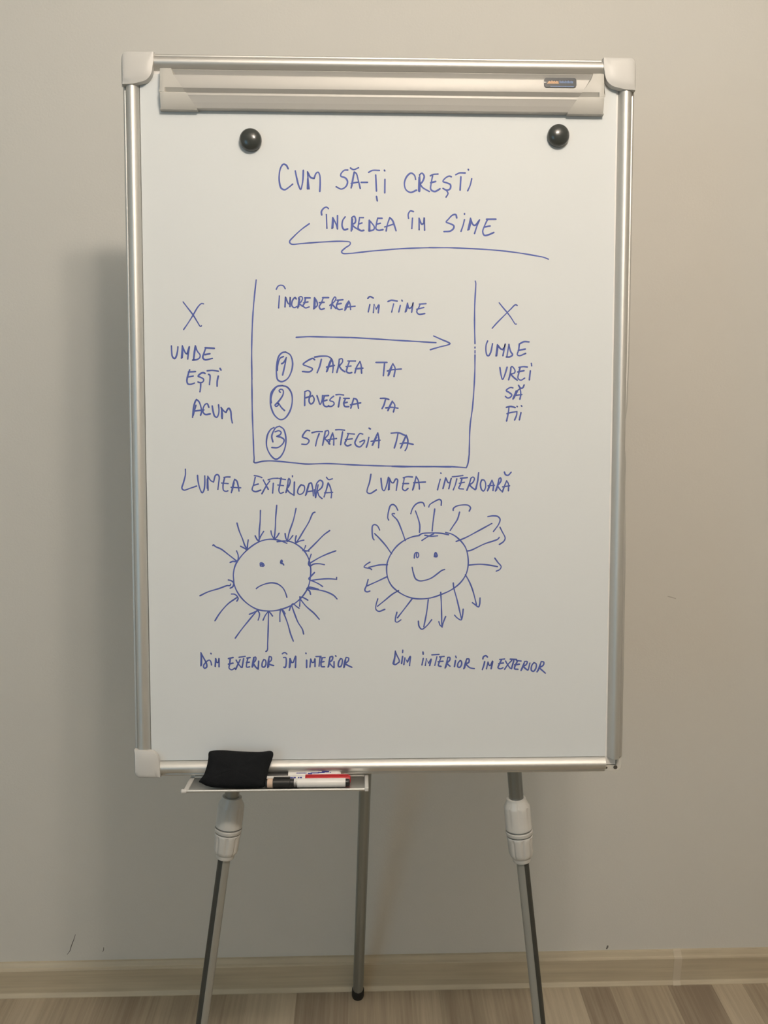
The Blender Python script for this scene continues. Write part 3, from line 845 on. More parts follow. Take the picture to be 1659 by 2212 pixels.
[(202.4,-510.1),(207.9,-508.5),(210.9,-510.9),(209.4,-514.0),(204.7,-516.3),None,(210.9,-517.9),(214.8,-521.0),(213.2,-526.4),(206.1,-531.9),(197.6,-531.9)]]),
('list_word',1.20,[[(250.6,-508.5),(246.7,-508.0),(242.0,-513.2),(240.5,-517.1),(246.7,-519.4),(249.8,-522.5),(246.6,-527.2),(239.6,-527.2)],
[(253.7,-511.3),(260.8,-509.7),(268.2,-509.7)],
[(263.9,-512.4),(260.7,-520.9),(258.8,-529.5)],
[(268.5,-528.7),(270.8,-517.8),(272.4,-509.2),None,(276.3,-508.2),(277.1,-512.4),(271.6,-519.4),None,(276.3,-524.0),(278.6,-527.1)],
[(277.1,-526.4),(280.2,-517.8),(282.6,-511.6),None,(284.1,-517.8),(284.1,-528.4)],
[(276.3,-520.9),(288.0,-519.3)],
[(286.9,-507.2),(291.9,-506.9),(299.4,-507.7)],
[(296.6,-510.0),(295.0,-519.3),(293.8,-527.9)],
[(313.0,-513.1),(303.6,-512.3)],
[(304.7,-512.8),(302.0,-520.9),(299.7,-526.3),(302.8,-529.5),(308.3,-527.9)],
[(300.5,-520.9),(309.9,-519.6)],
[(324.7,-513.1),(320.8,-512.3),(316.1,-519.3),(313.8,-525.6),(316.1,-529.5),(320.8,-531.0),(326.3,-525.5),None,(327.4,-521.6),(320.8,-524.0)],
[(333.3,-517.7),(331.7,-525.5),(329.7,-531.5)],
[(333.5,-504.7),(335.5,-505.9)],
[(338.0,-528.7),(341.9,-519.3),(345.8,-511.5),None,(347.4,-520.8),(346.9,-532.1)],
[(336.4,-523.2),(349.0,-521.6)],
[(338.8,-528.3),(343.9,-517.7)]]),
('list_word',1.20,[[(364.6,-511.8),(374.8,-511.2),(384.2,-514.9)],
[(374.0,-513.0),(371.7,-523.9),(369.0,-532.5)],
[(377.9,-532.5),(381.9,-522.4),(385.8,-514.6),None,(388.1,-522.4),(386.6,-531.7),(384.2,-536.1)],
[(377.2,-526.3),(385.8,-525.5),(395.5,-527.4)],
[(378.9,-531.4),(384.7,-517.4)]]),
('title_word',1.15,[[(77.2,-562.2),(77.1,-569.9),(74.2,-581.2),(72.0,-588.9),(74.7,-591.4),(83.1,-588.9),(92.5,-585.7)],
[(93.9,-570.7),(94.5,-578.4),(97.1,-589.6),(100.1,-595.2),(102.7,-591.0),(103.9,-581.2),(104.0,-571.6)],
[(108.3,-591.7),None,(108.1,-581.2),(108.2,-572.1),None,(112.6,-578.4),(116.1,-580.1),None,(119.0,-570.7),(121.8,-569.7),(123.9,-572.1),(123.0,-582.6),(122.0,-590.3)],
[(107.3,-588.9),(107.6,-575.6)],
[(139.2,-573.0),(134.4,-573.0),(130.6,-573.7)],
[(131.5,-574.2),(129.3,-584.0),(129.9,-591.7),(133.4,-593.2),(135.9,-592.4)],
[(127.3,-581.5),(136.3,-582.3)],
[(140.7,-595.0),(143.3,-582.6),(145.5,-576.3),None,(148.3,-578.4),(150.3,-585.4),(151.4,-592.7)],
[(140.5,-587.5),(153.8,-588.2)],
[(141.8,-592.5),(144.8,-581.2)]]),
('title_word',1.15,[[(172.9,-571.1),(178.5,-572.1),(183.4,-573.9)],
[(174.2,-573.5),(172.1,-582.6),(169.9,-591.1),(174.1,-593.6),(181.8,-591.4)],
[(172.0,-584.7),(178.4,-582.9)],
[(185.4,-577.3),(188.9,-584.0),(192.3,-590.4)],
[(194.5,-578.7),(189.6,-585.4),(183.2,-596.7)],
[(192.2,-577.0),(198.1,-575.3),(205.8,-574.9)],
[(199.4,-581.9),(198.3,-595.6)],
[(207.6,-575.2),(216.3,-576.7)],
[(210.3,-574.2),(208.5,-584.0),(207.1,-592.5),(209.1,-596.0),(213.4,-594.6)],
[(205.7,-584.3),(213.4,-585.2)],
[(216.9,-595.0),None,(219.3,-585.5),(220.2,-577.0),None,(221.2,-574.9),(223.0,-578.4),(221.2,-585.5),(218.0,-589.7),None,(221.8,-594.6),(226.7,-597.9)],
[(217.6,-593.9),(219.3,-584.1)],
[(228.9,-580.1),(228.1,-598.9)],
[(226.2,-571.4),(226.2,-572.8)],
[(238.0,-584.1),(234.5,-589.0),(233.3,-595.3),(235.9,-597.5),(240.1,-596.1),(242.9,-591.1),(242.3,-585.5),(238.0,-584.1)],
[(244.3,-598.9),(247.2,-588.3),(249.3,-582.7),None,(252.1,-581.3),(254.2,-588.3),(255.3,-599.6)],
[(245.7,-593.9),(254.9,-592.5)],
[(245.3,-597.5),(248.9,-584.8)],
[(258.4,-602.1),(257.7,-596.8),(259.1,-585.5),None,(260.6,-581.3),(264.8,-577.7),(268.3,-579.9),(267.6,-586.9),(261.2,-593.2),None,(263.3,-599.6),(267.5,-603.4)],
[(258.4,-602.1),(262.0,-584.1)],
[(257.3,-596.8),(256.7,-591.1)],
[(270.3,-601.0),(273.9,-589.7),(276.1,-581.3),None,(278.9,-586.9),(280.9,-596.8),(280.2,-602.4)],
[(271.1,-595.4),(282.3,-594.7)],
[(273.7,-573.5),(276.8,-576.8),(282.0,-575.6)]]),
('title_word',1.15,[[(336.2,-569.3),(334.0,-581.3),(331.2,-589.8),(330.8,-594.7),(334.7,-596.4),(343.9,-591.2)],
[(350.3,-574.9),(351.0,-582.7),(352.4,-590.5),(354.5,-592.6),(357.4,-587.0),(360.9,-573.5)],
[(360.9,-591.2),None,(361.6,-581.3),(362.3,-574.9),None,(365.8,-581.3),(368.0,-581.3),None,(371.5,-575.7),(373.6,-577.1),(372.9,-584.1),(371.8,-591.9)],
[(361.9,-590.5),(362.7,-577.1)],
[(394.8,-573.1),(387.0,-572.8),(381.7,-574.2)],
[(383.1,-574.7),(381.4,-584.1),(380.7,-589.8),(384.2,-592.4),(388.5,-589.1)],
[(381.1,-582.4),(389.2,-582.3)],
[(394.9,-591.5),(397.7,-581.3),(399.8,-572.6),None,(402.6,-577.1),(404.1,-584.2),(404.4,-590.1)],
[(396.3,-581.3),(413.0,-580.2)],
[(395.9,-589.8),(398.7,-578.5)]]),
('title_word',1.15,[[(433.8,-576.4),(431.7,-584.2),(430.0,-591.3)],
[(434.6,-567.5),(434.9,-568.2)],
[(437.7,-589.6),None,(441.6,-574.3),None,(445.2,-581.3),(447.3,-581.3),None,(449.4,-575.0),None,(447.3,-584.2),(445.9,-589.8)],
[(450.8,-572.9),(457.9,-572.2),(465.7,-571.0)],
[(457.2,-575.7),(455.1,-584.2),(452.3,-591.3)],
[(472.1,-574.0),(462.2,-575.0)],
[(464.6,-575.0),(462.2,-584.2),(460.1,-589.1),(466.5,-590.1)],
[(460.8,-582.1),(467.9,-580.6)],
[(471.5,-592.0),(475.0,-582.8),(477.1,-575.0),None,(479.9,-573.1),(482.1,-575.0),(480.0,-580.7),(475.0,-584.2),None,(478.6,-587.7),(482.9,-591.0)],
[(488.0,-567.2),(486.4,-579.9),(483.6,-591.0)],
[(484.7,-589.9),(487.2,-577.1)],
[(492.1,-577.8),(490.7,-582.8),(492.2,-590.6),(495.0,-593.0),(497.8,-588.5),(497.8,-581.4),(495.6,-577.4),(492.3,-577.4)],
[(500.7,-592.7),(503.5,-584.2),(507.0,-577.8),None,(509.2,-584.2),(508.5,-592.4)],
[(501.4,-585.6),(510.6,-584.9)],
[(501.8,-591.3),(505.6,-581.4)],
[(512.1,-593.0),(514.9,-584.2),(516.9,-575.7),None,(519.1,-574.3),(519.8,-578.5),(514.9,-585.6),None,(517.8,-589.9),(520.2,-592.7)],
[(513.2,-592.0),(516.5,-578.5)],
[(521.8,-594.4),(524.9,-585.6),(527.7,-578.5),None,(530.3,-582.8),(530.4,-592.7)],
[(522.0,-587.1),(532.0,-585.6)],
[(524.4,-566.1),(526.2,-570.0),(529.7,-570.8),(534.0,-566.5)]]),
('sad_sun_drawing',1.10,[[(142.6,-718.7),(142.3,-709.8),(144.7,-698.4),(150.5,-688.3),(161.9,-675.7),(175.7,-665.7),(187.0,-661.5),(198.3,-660.7),(208.3,-662.6),(217.7,-666.4)],
[(203.9,-664.1),(213.3,-663.2),(220.8,-663.6),(229.6,-667.0),(240.9,-675.9),(248.3,-688.6),(250.8,-700.0),(250.7,-712.7),(247.5,-728.0),(239.2,-741.9),(227.8,-752.1),(216.4,-757.8),(203.8,-761.5),(192.5,-762.5),(177.4,-760.8),(164.8,-754.3),(153.6,-744.1),(146.2,-732.6),(143.2,-723.8),(142.6,-718.7)],
[(180.4,-698.5),(180.2,-694.1),(183.0,-694.1),(182.7,-698.5),(181.1,-698.5)],
[(181.7,-696.3),(183.2,-694.1),(185.5,-697.9),(183.2,-698.8)],
[(208.7,-693.6),(210.0,-690.0),(211.2,-692.3),(209.3,-694.2),(211.8,-695.1),(213.1,-697.1)],
[(209.1,-694.8),(211.2,-695.5)],
[(174.2,-730.6),(177.0,-728.3),(185.2,-724.5),(195.3,-722.4),(204.1,-724.0),(211.6,-729.7),(215.3,-736.7),(217.2,-743.1)],
[(114.0,-669.3),(114.7,-668.0),(117.5,-670.6),(125.6,-674.4),(135.5,-682.0),(147.3,-691.5)],
[(147.1,-676.9),(149.3,-683.3),(148.9,-689.6),(146.7,-692.1),(141.7,-691.8),(137.9,-693.3)],
[(148.1,-637.6),(150.9,-648.0),(155.8,-660.6),(158.8,-669.4),(161.6,-673.8)],
[(163.6,-661.5),(162.6,-668.1),(162.1,-675.7),None,(158.1,-673.2),(152.8,-670.4)],
[(181.1,-620.0),(180.4,-636.7),(179.2,-649.3),(178.9,-662.5)],
[(173.3,-655.6),(175.8,-660.6),(178.0,-663.1),None,(180.8,-656.8),(185.3,-649.5)],
[(203.9,-612.8),(202.3,-630.4),(201.5,-646.8),(199.9,-660.7)],
[(195.5,-648.9),(196.5,-654.3),(200.2,-660.9),None,(204.0,-656.9),(206.9,-652.1)],
[(230.9,-617.3),(227.3,-633.0),(220.9,-651.9),(218.6,-662.6)],
[(215.3,-652.5),(216.1,-658.2),(218.6,-663.9),None,(222.1,-660.7),(226.2,-655.4)],
[(257.5,-622.6),(254.9,-623.6),(248.6,-636.8),(241.0,-649.4),(233.4,-662.0),(229.6,-666.7)],
[(230.9,-655.7),(229.6,-662.0),(230.0,-666.4),None,(235.9,-663.3),(241.6,-662.0)],
[(278.1,-648.5),(269.9,-654.5),(259.8,-664.6),(250.9,-673.4),(246.5,-677.2),(240.2,-676.9)],
[(244.0,-669.9),(241.9,-676.2),None,(248.6,-677.6)],
[(286.5,-677.3),(276.0,-681.1),(263.4,-686.8),(249.6,-694.9)],
[(251.8,-682.0),(248.9,-691.1),(248.0,-696.2),(250.2,-699.4),None,(254.6,-696.2),(263.4,-695.6),(270.3,-696.9)],
[(287.6,-715.1),(287.6,-717.7),None,(275.9,-716.9),(263.3,-717.6),(251.9,-719.1)],
[(256.4,-707.9),(252.0,-712.7),(248.2,-716.9),(250.7,-719.1),(254.5,-720.4),(263.3,-724.8),(267.7,-728.0)],
[(288.0,-745.7),(283.4,-740.8),(273.3,-735.7),(260.7,-732.5),(246.2,-730.5)],
[(261.7,-731.8),(255.7,-729.9),(248.1,-728.9),(245.3,-731.1),(249.3,-734.3),(250.6,-739.1)],
[(262.7,-774.6),(255.5,-766.2),(244.2,-756.0),(236.0,-745.7)],
[(246.8,-747.3),(240.5,-743.8),(235.4,-742.6),None,(235.6,-748.3),(235.1,-755.9)],
[(240.5,-795.8),(238.9,-789.2),(232.7,-778.9),(227.7,-766.1),(224.0,-755.2)],
[(220.4,-761.9),(223.4,-754.6),(225.9,-752.1),(230.3,-755.9),(234.3,-758.7)],
[(225.9,-805.8),(222.5,-796.8),(217.5,-778.8),(212.6,-766.0),(209.5,-759.6)],
[(207.1,-777.5),(207.2,-767.3),(208.2,-759.9),None,(211.4,-761.6),(214.5,-766.7)],
[(186.9,-820.5),(188.8,-819.0),(189.6,-808.1),(190.7,-782.5),(191.2,-763.4)],
[(183.3,-775.7),(186.7,-768.5),(191.2,-762.7),None,(193.7,-765.3),(196.8,-769.8)],
[(143.9,-801.1),(151.9,-790.0),(162.1,-777.3),(174.8,-762.0)],
[(164.1,-767.1),(169.8,-764.8),(176.1,-761.8),None,(178.3,-765.9),(177.9,-771.0),(176.4,-775.4)],
[(115.6,-776.0),(123.3,-764.3),(134.7,-751.7),(147.4,-742.8)],
[(139.3,-738.1),(143.7,-738.4),(147.4,-741.5),(148.6,-744.7),(146.7,-748.3)],
[(95.0,-740.4),(106.1,-735.0),(122.4,-730.0),(133.8,-726.0),(137.5,-726.0),(138.2,-724.0)],
[(135.1,-718.0),(139.5,-719.3),(142.6,-722.5),(141.3,-727.6),(137.5,-729.8)]]),
('smiling_sun_drawing',1.10,[[(404.9,-655.8),(396.1,-657.3),(385.4,-661.5),(373.3,-670.3),(364.6,-681.7),(359.2,-694.5),(358.3,-705.3),(359.9,-716.1),(365.3,-727.0),(374.8,-735.8),(385.5,-742.0),(396.3,-745.4),(408.5,-746.2),(420.6,-744.9),(435.5,-740.2),(450.3,-733.4),(462.4,-724.0),(470.5,-712.5),(473.8,-700.3),(473.7,-686.7),(470.2,-673.2),(461.4,-661.7),(451.3,-654.3),(441.8,-651.6)],
[(404.2,-655.5),(408.2,-653.2),(421.6,-652.2),(436.4,-652.9),(445.9,-654.9)],
[(408.2,-662.9),(417.6,-656.9),(425.0,-653.5)],
[(412.2,-655.5),(421.7,-656.9),(430.4,-656.3)],
[(397.5,-687.9),(398.2,-681.8),(400.2,-679.8),(402.9,-680.5),(403.6,-685.2),(401.6,-687.6),(400.5,-685.2),(400.9,-681.1)],
[(425.8,-685.9),(426.5,-681.9),(427.8,-679.9),(429.8,-683.9),(429.6,-685.9),(426.5,-685.9),(427.1,-683.2)],
[(426.9,-685.0),(429.2,-685.0)],
[(394.5,-701.1),(396.3,-709.5),(399.6,-717.6),(405.0,-720.4),(412.5,-719.7),(421.9,-716.4),(431.3,-709.6),(436.7,-705.6),(440.7,-704.2)],
[(365.3,-681.7),(357.2,-670.2),(347.8,-659.4),(341.8,-653.4)],
[(341.4,-653.0),(343.8,-655.7)],
[(340.5,-661.8),(338.9,-659.4),(337.8,-648.7),(338.5,-641.9),(341.1,-640.2),(345.2,-642.0),(348.5,-648.0)],
[(384.7,-662.9),(378.7,-646.1),(373.3,-634.0),(365.9,-625.9),(366.3,-624.8),(369.3,-624.8)],
[(361.2,-633.9),(359.9,-631.2),(361.2,-620.5),(363.9,-613.2),(367.2,-611.8),(371.2,-614.5),(373.9,-619.9)],
[(404.8,-651.5),(405.2,-642.1),(403.5,-634.0),(399.0,-621.0)],
[(392.4,-624.9),(394.7,-617.9),(400.0,-611.2),(406.7,-608.8),(410.1,-609.9),(411.7,-614.2)],
[(422.7,-649.5),(423.6,-639.4),(426.2,-618.2)],
[(417.8,-615.5),(418.8,-612.6),(425.5,-607.9),(432.9,-604.8),(435.3,-606.5),(435.3,-613.2)],
[(448.3,-648.6),(452.5,-642.2),(458.5,-632.8),(461.4,-622.7)],
[(452.4,-620.4),(452.4,-618.0),(456.4,-614.6),(465.8,-612.6),(473.9,-613.3),(476.9,-616.7),(475.0,-621.4)],
[(456.7,-664.4),(470.1,-659.0),(488.9,-649.0),(507.3,-638.9)],
[(501.6,-629.2),(509.0,-628.1),(515.7,-629.1),(518.9,-632.9),(517.2,-639.6),(509.6,-650.4)],
[(472.7,-677.9),(477.0,-677.3),(497.2,-667.9),(516.0,-661.2),(518.0,-658.7)],
[(518.9,-644.3),(522.0,-650.4),(526.4,-659.8),(524.2,-664.6),(518.1,-668.9)],
[(474.4,-698.2),(490.6,-696.9),(504.2,-698.3),(515.7,-700.4)],
[(511.9,-688.2),(516.3,-694.3),(521.1,-700.4),(519.1,-704.5),(514.1,-706.9)],
[(470.2,-711.8),(475.9,-722.0),(480.8,-734.2),(486.3,-754.7)],
[(480.5,-751.9),(484.3,-754.7),(489.1,-758.1),(490.7,-754.7),(491.3,-745.2)],
[(453.0,-723.5),(453.7,-730.1),(458.5,-747.7),(464.8,-774.4)],
[(455.2,-769.8),(458.7,-773.6),(464.5,-776.7),(466.1,-772.3),(467.4,-761.1)],
[(435.2,-736.8),(436.2,-754.5),(437.0,-786.5)],
[(432.7,-779.0),(434.3,-783.8),(437.5,-786.8),None,(439.0,-780.4),(442.4,-771.5)],
[(417.5,-747.3),(415.3,-765.3),(411.3,-786.4)],
[(403.5,-778.1),(404.6,-785.7),(408.6,-789.8),(415.4,-785.0),(422.5,-776.2)],
[(395.0,-745.4),(384.2,-759.7),(373.7,-773.2)],
[(373.0,-765.1),(371.0,-773.2),(371.0,-778.7),(373.5,-779.4),(378.6,-776.2)],
[(375.4,-734.1),(366.7,-739.2),(355.9,-748.0),(345.4,-756.5)],
[(345.8,-745.9),(343.4,-754.0),(343.1,-760.8),(347.1,-763.8),(355.9,-760.9)],
[(359.3,-714.1),(346.5,-720.2),(330.3,-727.5)],
[(332.1,-718.3),(329.7,-726.9),(327.4,-733.6),(330.3,-735.9),(334.6,-734.7)],
[(359.6,-697.2),(349.2,-697.4),(333.1,-700.8)],
[(334.8,-693.4),(329.0,-697.1),(326.3,-700.5),(330.4,-701.8),(335.1,-702.5),(337.1,-704.2)]]),
('footer_word',1.20,[[(95.1,-840.5),(95.6,-830.1),(95.3,-821.7),None,(98.8,-828.7),(102.9,-837.3),(103.1,-842.4),(100.0,-844.1),(98.6,-840.9),(101.5,-835.9),(107.2,-832.3),(109.3,-835.2),(110.0,-839.3)],
[(95.8,-838.7),(96.0,-824.3)],
[(109.3,-822.7),(109.7,-823.4)],
[(115.2,-841.5),None,(116.0,-830.2),None,(117.8,-836.0),(119.9,-835.3),None,(120.7,-829.5),(120.6,-842.1)]]),
('footer_word',1.20,[[(140.6,-828.9),(133.9,-830.3)],
[(136.6,-830.0),(135.5,-839.0),(134.7,-844.0),(138.2,-846.5),(142.8,-844.1)],
[(133.8,-838.3),(140.5,-836.9)],
[(144.8,-832.6),(147.6,-837.6),(151.8,-843.1)],
[(150.5,-831.9),(146.8,-839.8),(143.9,-846.0)],
[(149.1,-828.5),(157.6,-827.3)],
[(155.4,-830.5),(153.2,-843.1)],
[(164.7,-829.1),(160.0,-829.8)],
[(161.4,-830.2),(159.6,-837.7),(159.6,-842.8),(163.8,-842.4)],
[(159.4,-836.3),(163.5,-835.6)],
[(167.4,-842.8),(168.2,-836.3),(169.6,-829.1),None,(172.5,-828.4),(172.5,-832.7),(168.9,-837.0),None,(172.4,-842.8),(175.9,-845.8)],
[(168.4,-841.4),(169.9,-830.5)],
[(176.7,-834.2),(175.9,-845.0)],
[(183.8,-832.1),(181.7,-836.4),(181.6,-842.2),(184.4,-842.9),(186.9,-838.6),(186.0,-832.8),(183.8,-832.1)],
[(189.4,-843.7),(190.2,-835.0),(191.7,-827.8),None,(194.5,-828.5),(194.5,-832.9),(190.2,-837.2),None,(193.0,-839.4),(197.7,-840.8)],
[(190.6,-842.2),(191.2,-832.1)]]),
('footer_word',1.20,[[(210.2,-823.9),(212.3,-822.4),(214.5,-822.4),(216.6,-824.3)],
[(212.0,-829.4),(215.0,-829.4),(215.3,-840.2),(213.9,-843.8),(212.2,-843.2)],
[(220.0,-843.9),None,(221.1,-830.9),None,(223.6,-836.7),(225.8,-836.0),None,(229.1,-827.3),(228.6,-843.9)],
[(220.7,-843.2),(221.8,-833.8)]]),
('footer_word',1.20,[[(244.6,-833.2),(244.5,-844.0)],
[(243.5,-823.1),(243.8,-823.9)],
[(249.2,-843.3),None,(250.4,-831.8),None,(252.8,-836.9),(255.0,-836.1),None,(256.4,-831.1),(256.4,-842.7)],
[(257.9,-828.2),(265.0,-828.0)],
[(263.6,-829.7),(262.1,-842.0)],
[(270.7,-829.7),(265.3,-830.1)],
[(266.7,-830.4),(265.0,-837.7),(265.7,-842.7),(269.9,-843.0)],
[(264.7,-836.5),(269.3,-835.5)],
[(274.9,-843.5),(276.4,-835.6),(277.8,-829.0),None,(281.4,-828.3),(280.7,-833.4),(276.4,-837.0),None,(279.9,-841.4),(282.8,-844.3)],
[(275.9,-842.5),(277.4,-832.7)],
[(283.5,-835.6),(283.5,-844.3)],
[(285.7,-827.2),(286.3,-828.1)],
[(292.8,-831.3),(290.0,-836.4),(289.9,-842.9),(292.8,-842.9),(295.0,-837.8),(295.0,-832.1),(292.8,-831.3)],
[(297.4,-844.4),(298.5,-835.7),(300.7,-829.9),None,(304.3,-830.7),(303.5,-835.0),(298.5,-838.6),None,(303.5,-841.5),(308.8,-844.0)],
[(298.2,-843.2),(300.0,-833.5)]]),
('footer_word',1.20,[[(370.8,-821.2),(369.7,-830.9),(367.5,-839.1),None,(370.4,-840.6),(376.3,-836.9),None,(376.3,-833.9),(373.3,-827.9),(370.8,-822.0)],
[(368.9,-838.4),(370.5,-827.9)],
[(381.4,-819.8),(381.1,-823.2)],
[(381.2,-828.7),(379.7,-839.2)],
[(382.9,-840.7),None,(384.4,-831.0),None,(388.1,-837.0),None,(392.1,-828.8),(391.1,-842.2)]]),
('footer_word',1.20,[[(410.2,-822.5),(410.5,-825.9)],
[(410.7,-831.9),(408.8,-841.3)],
[(413.6,-842.1),None,(415.1,-832.7),None,(418.4,-838.7),None,(422.0,-832.7),(419.8,-842.4)],
[(423.0,-826.8),(433.1,-826.2)],
[(430.1,-829.8),(427.2,-842.0)],
[(440.5,-829.1),(433.8,-829.8)],
[(436.0,-830.3),(433.1,-838.8),(432.4,-842.5),(436.1,-843.6)],
[(431.9,-836.8),(439.0,-836.1)],
[(442.0,-845.9),(444.2,-837.3),(445.7,-830.6),None,(448.6,-830.7),(448.6,-834.4),(444.2,-838.8),None,(447.2,-841.9),(449.0,-843.4)],
[(443.1,-844.5),(444.9,-835.1)],
[(457.0,-828.9),(457.8,-831.2)],
[(456.8,-835.2),(455.3,-844.1)],
[(463.4,-835.2),(460.5,-838.9),(460.1,-844.2),(462.7,-845.2),(465.7,-840.5),(464.9,-836.0),(463.4,-835.2)],
[(468.7,-847.2),(470.8,-839.0),(473.0,-833.0),None,(476.0,-833.1),(476.0,-837.6),(471.6,-840.5),None,(477.6,-845.8),(483.8,-847.0)],
[(469.7,-846.2),(472.0,-836.8)]]),
('footer_word',1.20,[[(496.0,-833.2),(496.7,-830.2),(500.4,-828.4),(502.6,-830.5)],
[(498.7,-836.9),(497.5,-842.2),(495.4,-848.6)],
[(501.3,-847.4),None,(503.4,-837.7),None,(505.7,-843.0),(507.2,-842.2),None,(510.1,-836.3),(508.0,-847.5)],
[(527.1,-833.4),(520.2,-834.1)],
[(522.7,-834.6),(519.8,-840.8),(517.9,-846.1),(521.3,-847.6),(525.0,-846.1)],
[(518.7,-840.1),(525.7,-839.1)],
[(528.6,-836.4),(531.6,-841.7),(535.4,-846.9)],
[(537.5,-835.7),(532.4,-840.9),(527.3,-848.4)],
[(535.3,-833.7),(544.5,-834.2)],
[(540.5,-835.7),(537.2,-847.7)],
[(550.9,-836.5),(544.2,-835.7)],
[(546.0,-836.2),(542.8,-842.5),(541.7,-847.7),(546.6,-848.5)],
[(541.6,-842.0),(548.7,-841.0)],
[(551.0,-850.3),(553.9,-842.5),(556.1,-837.3),None,(559.8,-837.3),(558.4,-841.8),(554.0,-844.0),None,(557.7,-847.8),(560.7,-849.8)],
[(552.2,-848.5),(555.4,-840.3)],
[(563.6,-839.6),(561.4,-849.3)],
[(569.5,-838.9),(566.6,-842.6),(565.9,-850.1),(568.9,-851.6),(572.6,-846.4),(572.5,-840.4),(569.5,-838.9)],
[(574.1,-852.4),(577.8,-844.2),(579.9,-837.5),None,(583.6,-838.2),(582.9,-842.7),(577.0,-846.4),None,(581.5,-850.2),(586.1,-854.3)],
[(575.3,-850.9),(578.8,-841.2)]])]

def catmull(pts, step=1.2):
    if len(pts) < 3:
        return pts
    P = [Vector(p) for p in pts]
    out = []
    ext = [P[0] * 2 - P[1]] + P + [P[-1] * 2 - P[-2]]
    for i in range(1, len(ext) - 2):
        p0, p1, p2, p3 = ext[i - 1:i + 3]
        n = max(2, int((p2 - p1).length / step))
        d1 = max((p1 - p0).length, 1e-6) ** 0.5
        d2 = max((p2 - p1).length, 1e-6) ** 0.5
        d3 = max((p3 - p2).length, 1e-6) ** 0.5
        m1 = ((p1 - p0) / d1 - (p2 - p0) / (d1 + d2) + (p2 - p1) / d2) * d2
        m2 = ((p2 - p1) / d2 - (p3 - p1) / (d2 + d3) + (p3 - p2) / d3) * d2
        for k in range(n):
            t = k / n
            h00 = 2 * t ** 3 - 3 * t ** 2 + 1
            h10 = t ** 3 - 2 * t ** 2 + t
            h01 = -2 * t ** 3 + 3 * t ** 2
            h11 = t ** 3 - t ** 2
            out.append(p1 * h00 + m1 * h10 + p2 * h01 + m2 * h11)
    out.append(P[-1])
    return out

def ink(name, hw, strokes):
    hw *= 0.88
    mb = MB()
    level = 0
    for st in strokes:
        runs, cur = [], []
        for p in st:
            if p is None:
                runs.append(cur)
                cur = [cur[-1]] if cur else []
            else:
                cur.append(p)
        runs.append(cur)
        path = []
        for r in runs:
            if len(r) == 1 and path:
                continue
            c = [Vector(q) for q in catmull(r)]
            path += c if not path else c[1:]
        # drop repeats
        q = [path[0]]
        for p in path[1:]:
            if (p - q[-1]).length > 0.05:
                q.append(p)
        path = q
        if len(path) == 1:
            path = [path[0], path[0] + Vector((0.2, 0.2))]
        level = (level + 1) % 7
        lift = 0.10 + 0.012 * level
        n = len(path)
        vs, fs = [], []
        ph = random.uniform(0, 6)
        def P3(x): return bp(x.x, x.y, paper_w(x.x, x.y) + lift)
        for i in range(n):
            a, b = path[max(0, i - 1)], path[min(n - 1, i + 1)]
            d = (b - a)
            if d.length < 1e-6:
                d = Vector((1, 0))
            d.normalize()
            nrm = Vector((-d.y, d.x))
            k = hw * (1.0 + 0.13 * math.sin(i * 0.23 + ph))
            vs += [P3(path[i] + nrm * k), P3(path[i] - nrm * k)]
        fs = [(2 * i, 2 * i + 1, 2 * i + 3, 2 * i + 2) for i in range(n - 1)]
        mb.add(vs, fs)
        # round pen tips at both ends and at sharp corners
        dots = [path[0], path[-1]]
        for r in runs[:-1]:
            if r:
                dots.append(Vector(r[-1]))
        for c in dots:
            ring = [P3(c + Vector((math.cos(t * math.pi / 5), math.sin(t * math.pi / 5))) * hw) for t in range(10)]
            mb.add(ring, [tuple(range(10))])
    o = mb.build(name, M['ink'], paper)
    return o
for name, hw, strokes in STROKES:
    ink(name, hw, strokes)

# ------------------------------------------------------------------ magnets
def magnet(u, v, label):
    e = bp(u, v, paper_w(u, v) + 0.15)
    up = bp(u, v, 60)
    prof = [(0, 0.0143), (0.0008, 0.0149), (0.0040, 0.0152)]
    for k in range(1, 14):
        t = math.pi / 2 * k / 14
        prof.append((0.0040 + 0.0092 * math.sin(t), 0.0151 * math.cos(t) ** 0.92))
    prof.append((0.0132, 0.0006))
    o = MB().lathe(e, up, prof, 48).build('magnet', M['black_gloss'], angle=50)
    rebase(o, e)
    tag(o, label, 'magnet', 'round black magnets on the paper')
magnet(172.6, -114.3, 'round black magnet on the paper, upper left, left of the heading')
magnet(594.1, -104.3, 'round black magnet on the paper, upper right, under the navy badge')

